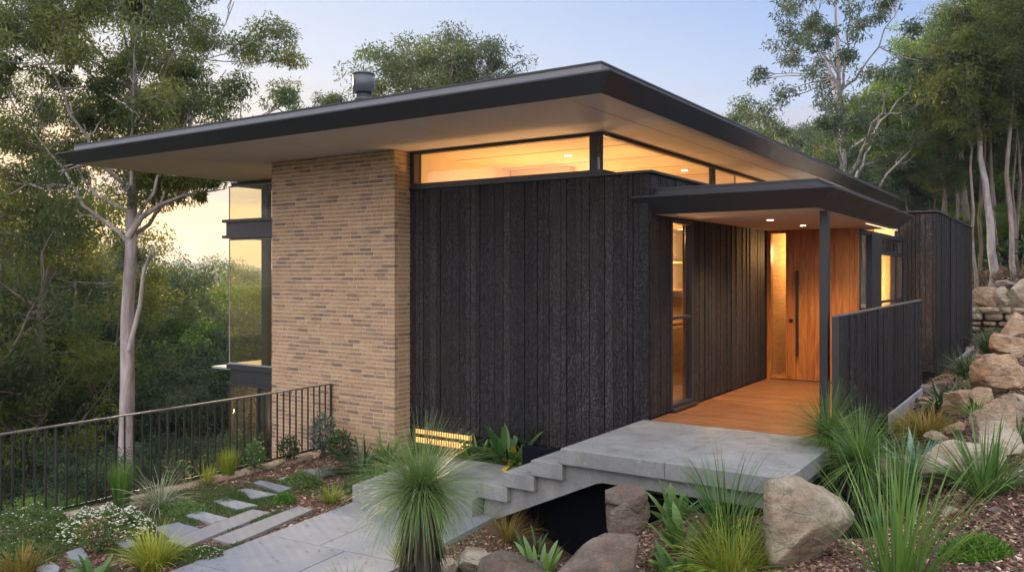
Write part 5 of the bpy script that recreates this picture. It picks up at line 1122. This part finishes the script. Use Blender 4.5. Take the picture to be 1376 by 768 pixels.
# creeping cover between the stones
r = np.random.default_rng(77); pt = []
for (px, py, rx, ry, n) in ((225, 700, 60, 16, 4500), (290, 690, 50, 12, 3600), (330, 678, 46, 12, 3400), (200, 735, 60, 16, 4600), (270, 665, 70, 14, 4000), (350, 668, 40, 10, 2200), (300, 712, 20, 5, 600), (345, 700, 26, 5, 900), (385, 690, 22, 4, 600), (255, 742, 60, 8, 1500), (320, 735, 12, 4, 300), (80, 735, 60, 14, 3000), (110, 700, 90, 16, 2500), (360, 650, 30, 8, 900), (420, 660, 40, 8, 1200), (30, 735, 50, 20, 2000), (1250, 560, 60, 24, 1800), (1290, 510, 30, 20, 1200), (1225, 600, 40, 14, 700)):
    c = gp(px, py); dd = float((c-CAMP)@VV); a = r.uniform(0, 6.28, n); q = np.sqrt(r.random(n)); w_ = rx*dd/1111; e_ = gp(px, py-ry*.9)-c; L_ = np.linalg.norm(e_[:2])
    p = c[None, :2]+RR[None, :2]*(np.cos(a)*q*w_)[:, None]+VV[None, :2]*(np.sin(a)*q*L_)[:, None]; ok = ~inpoly(p[:, 0], p[:, 1], pathpoly)
    for sp in STP: ok &= ~inpoly(p[:, 0], p[:, 1], sp)
    pt.append(p[ok])
p = np.concatenate(pt); m = len(p); z = hgt_a(p[:, 0], p[:, 1])+bump_a(p[:, 0], p[:, 1]); c = np.stack([p[:, 0], p[:, 1], z+r.uniform(0, .025, m)], -1); d_ = r.normal(0, .6, (m, 3))+np.array((0, 0, .7)); d_ /= np.linalg.norm(d_, axis=1)[:, None]
V, F = leaves(None, c, d_, r.uniform(.015, .035, m), r.uniform(.006, .012, m), r)
tag(link('ground_cover', mesh_np('ground_cover', V, F, ['cover_green'], np.repeat(r.uniform(0, .8, m), 4))), None, None, kind='stuff')
# undergrowth on the valley slope and under the forest
def undergrowth(n, box_, seed_, ls, hh, mat, cond=None):
    r = np.random.default_rng(seed_); nc = n//60; cx_ = r.uniform(box_[0], box_[1], nc); cy_ = r.uniform(box_[2], box_[3], nc)
    if cond is not None: k = cond(cx_, cy_); cx_, cy_ = cx_[k], cy_[k]
    nc = len(cx_); cz = hgt_a(cx_, cy_); R3 = r.uniform(.4, 1.0, nc)*hh; m = 60
    q = r.normal(size=(nc, m, 3)); q /= np.linalg.norm(q, axis=2)[..., None]; q[..., 2] = np.abs(q[..., 2]); c = np.stack([cx_, cy_, cz], -1)[:, None, :]+q*R3[:, None, None]; c = c.reshape(-1, 3)
    d_ = q.reshape(-1, 3)*.6+r.normal(0, .6, (nc*m, 3)); d_ /= np.linalg.norm(d_, axis=1)[:, None]; V, F = leaves(None, c, d_, r.uniform(.6, 1.3, nc*m)*ls, r.uniform(.6, 1.3, nc*m)*ls*.4, r)
    t = np.clip(np.repeat(r.uniform(.0, .7, nc), m)+r.normal(0, .15, nc*m), 0, 1)
    tag(link('undergrowth', mesh_np('undergrowth', V, F, [mat], np.repeat(t, 4))), None, None, kind='stuff')
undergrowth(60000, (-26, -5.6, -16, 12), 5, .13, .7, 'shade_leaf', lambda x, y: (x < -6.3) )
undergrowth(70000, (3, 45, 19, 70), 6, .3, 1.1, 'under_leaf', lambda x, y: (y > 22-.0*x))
undergrowth(40000, (-70, -20, -25, 70), 7, .45, 2.0, 'forest_leaf')

# fallen leaves on the paving, the steps and the deck slab
r = np.random.default_rng(91); P3 = []
for (n, f) in ((150, lambda k: (*PL(r.uniform(-.6, 5), r.uniform(0, 1.78)), -.876)), (45, lambda k: (r.uniform(0, 2.28), r.uniform(-2.05, -.02), .004)), (30, lambda k: (r.uniform(-2.5, -1.2), r.uniform(-2.1, -.65), -.676)), (14, lambda k: (r.uniform(.1, 2.1), r.uniform(.1, 1.6), .005))):
    for k in range(n): P3.append(f(k))
c = np.array(P3); m = len(c); a = r.uniform(0, 6.28, m); d_ = np.stack([np.cos(a), np.sin(a), r.uniform(-.02, .12, m)], -1); s_ = np.stack([-np.sin(a), np.cos(a), r.uniform(-.1, .1, m)], -1); L_ = r.uniform(.025, .075, m)[:, None]; W_ = r.uniform(.004, .009, m)[:, None]
V = np.stack([c, c+d_*L_*.45+s_*W_, c+d_*L_, c+d_*L_*.45-s_*W_], 1).reshape(-1, 3); V[:, 2] = np.maximum(V[:, 2], np.repeat(c[:, 2], 4)+.001)
tag(link('leaf_litter', mesh_np('leaf_litter', V, np.arange(m*4).reshape(-1, 4), ['dead_leaf'], np.repeat(r.uniform(.2, 1, m), 4))), None, None, kind='stuff')
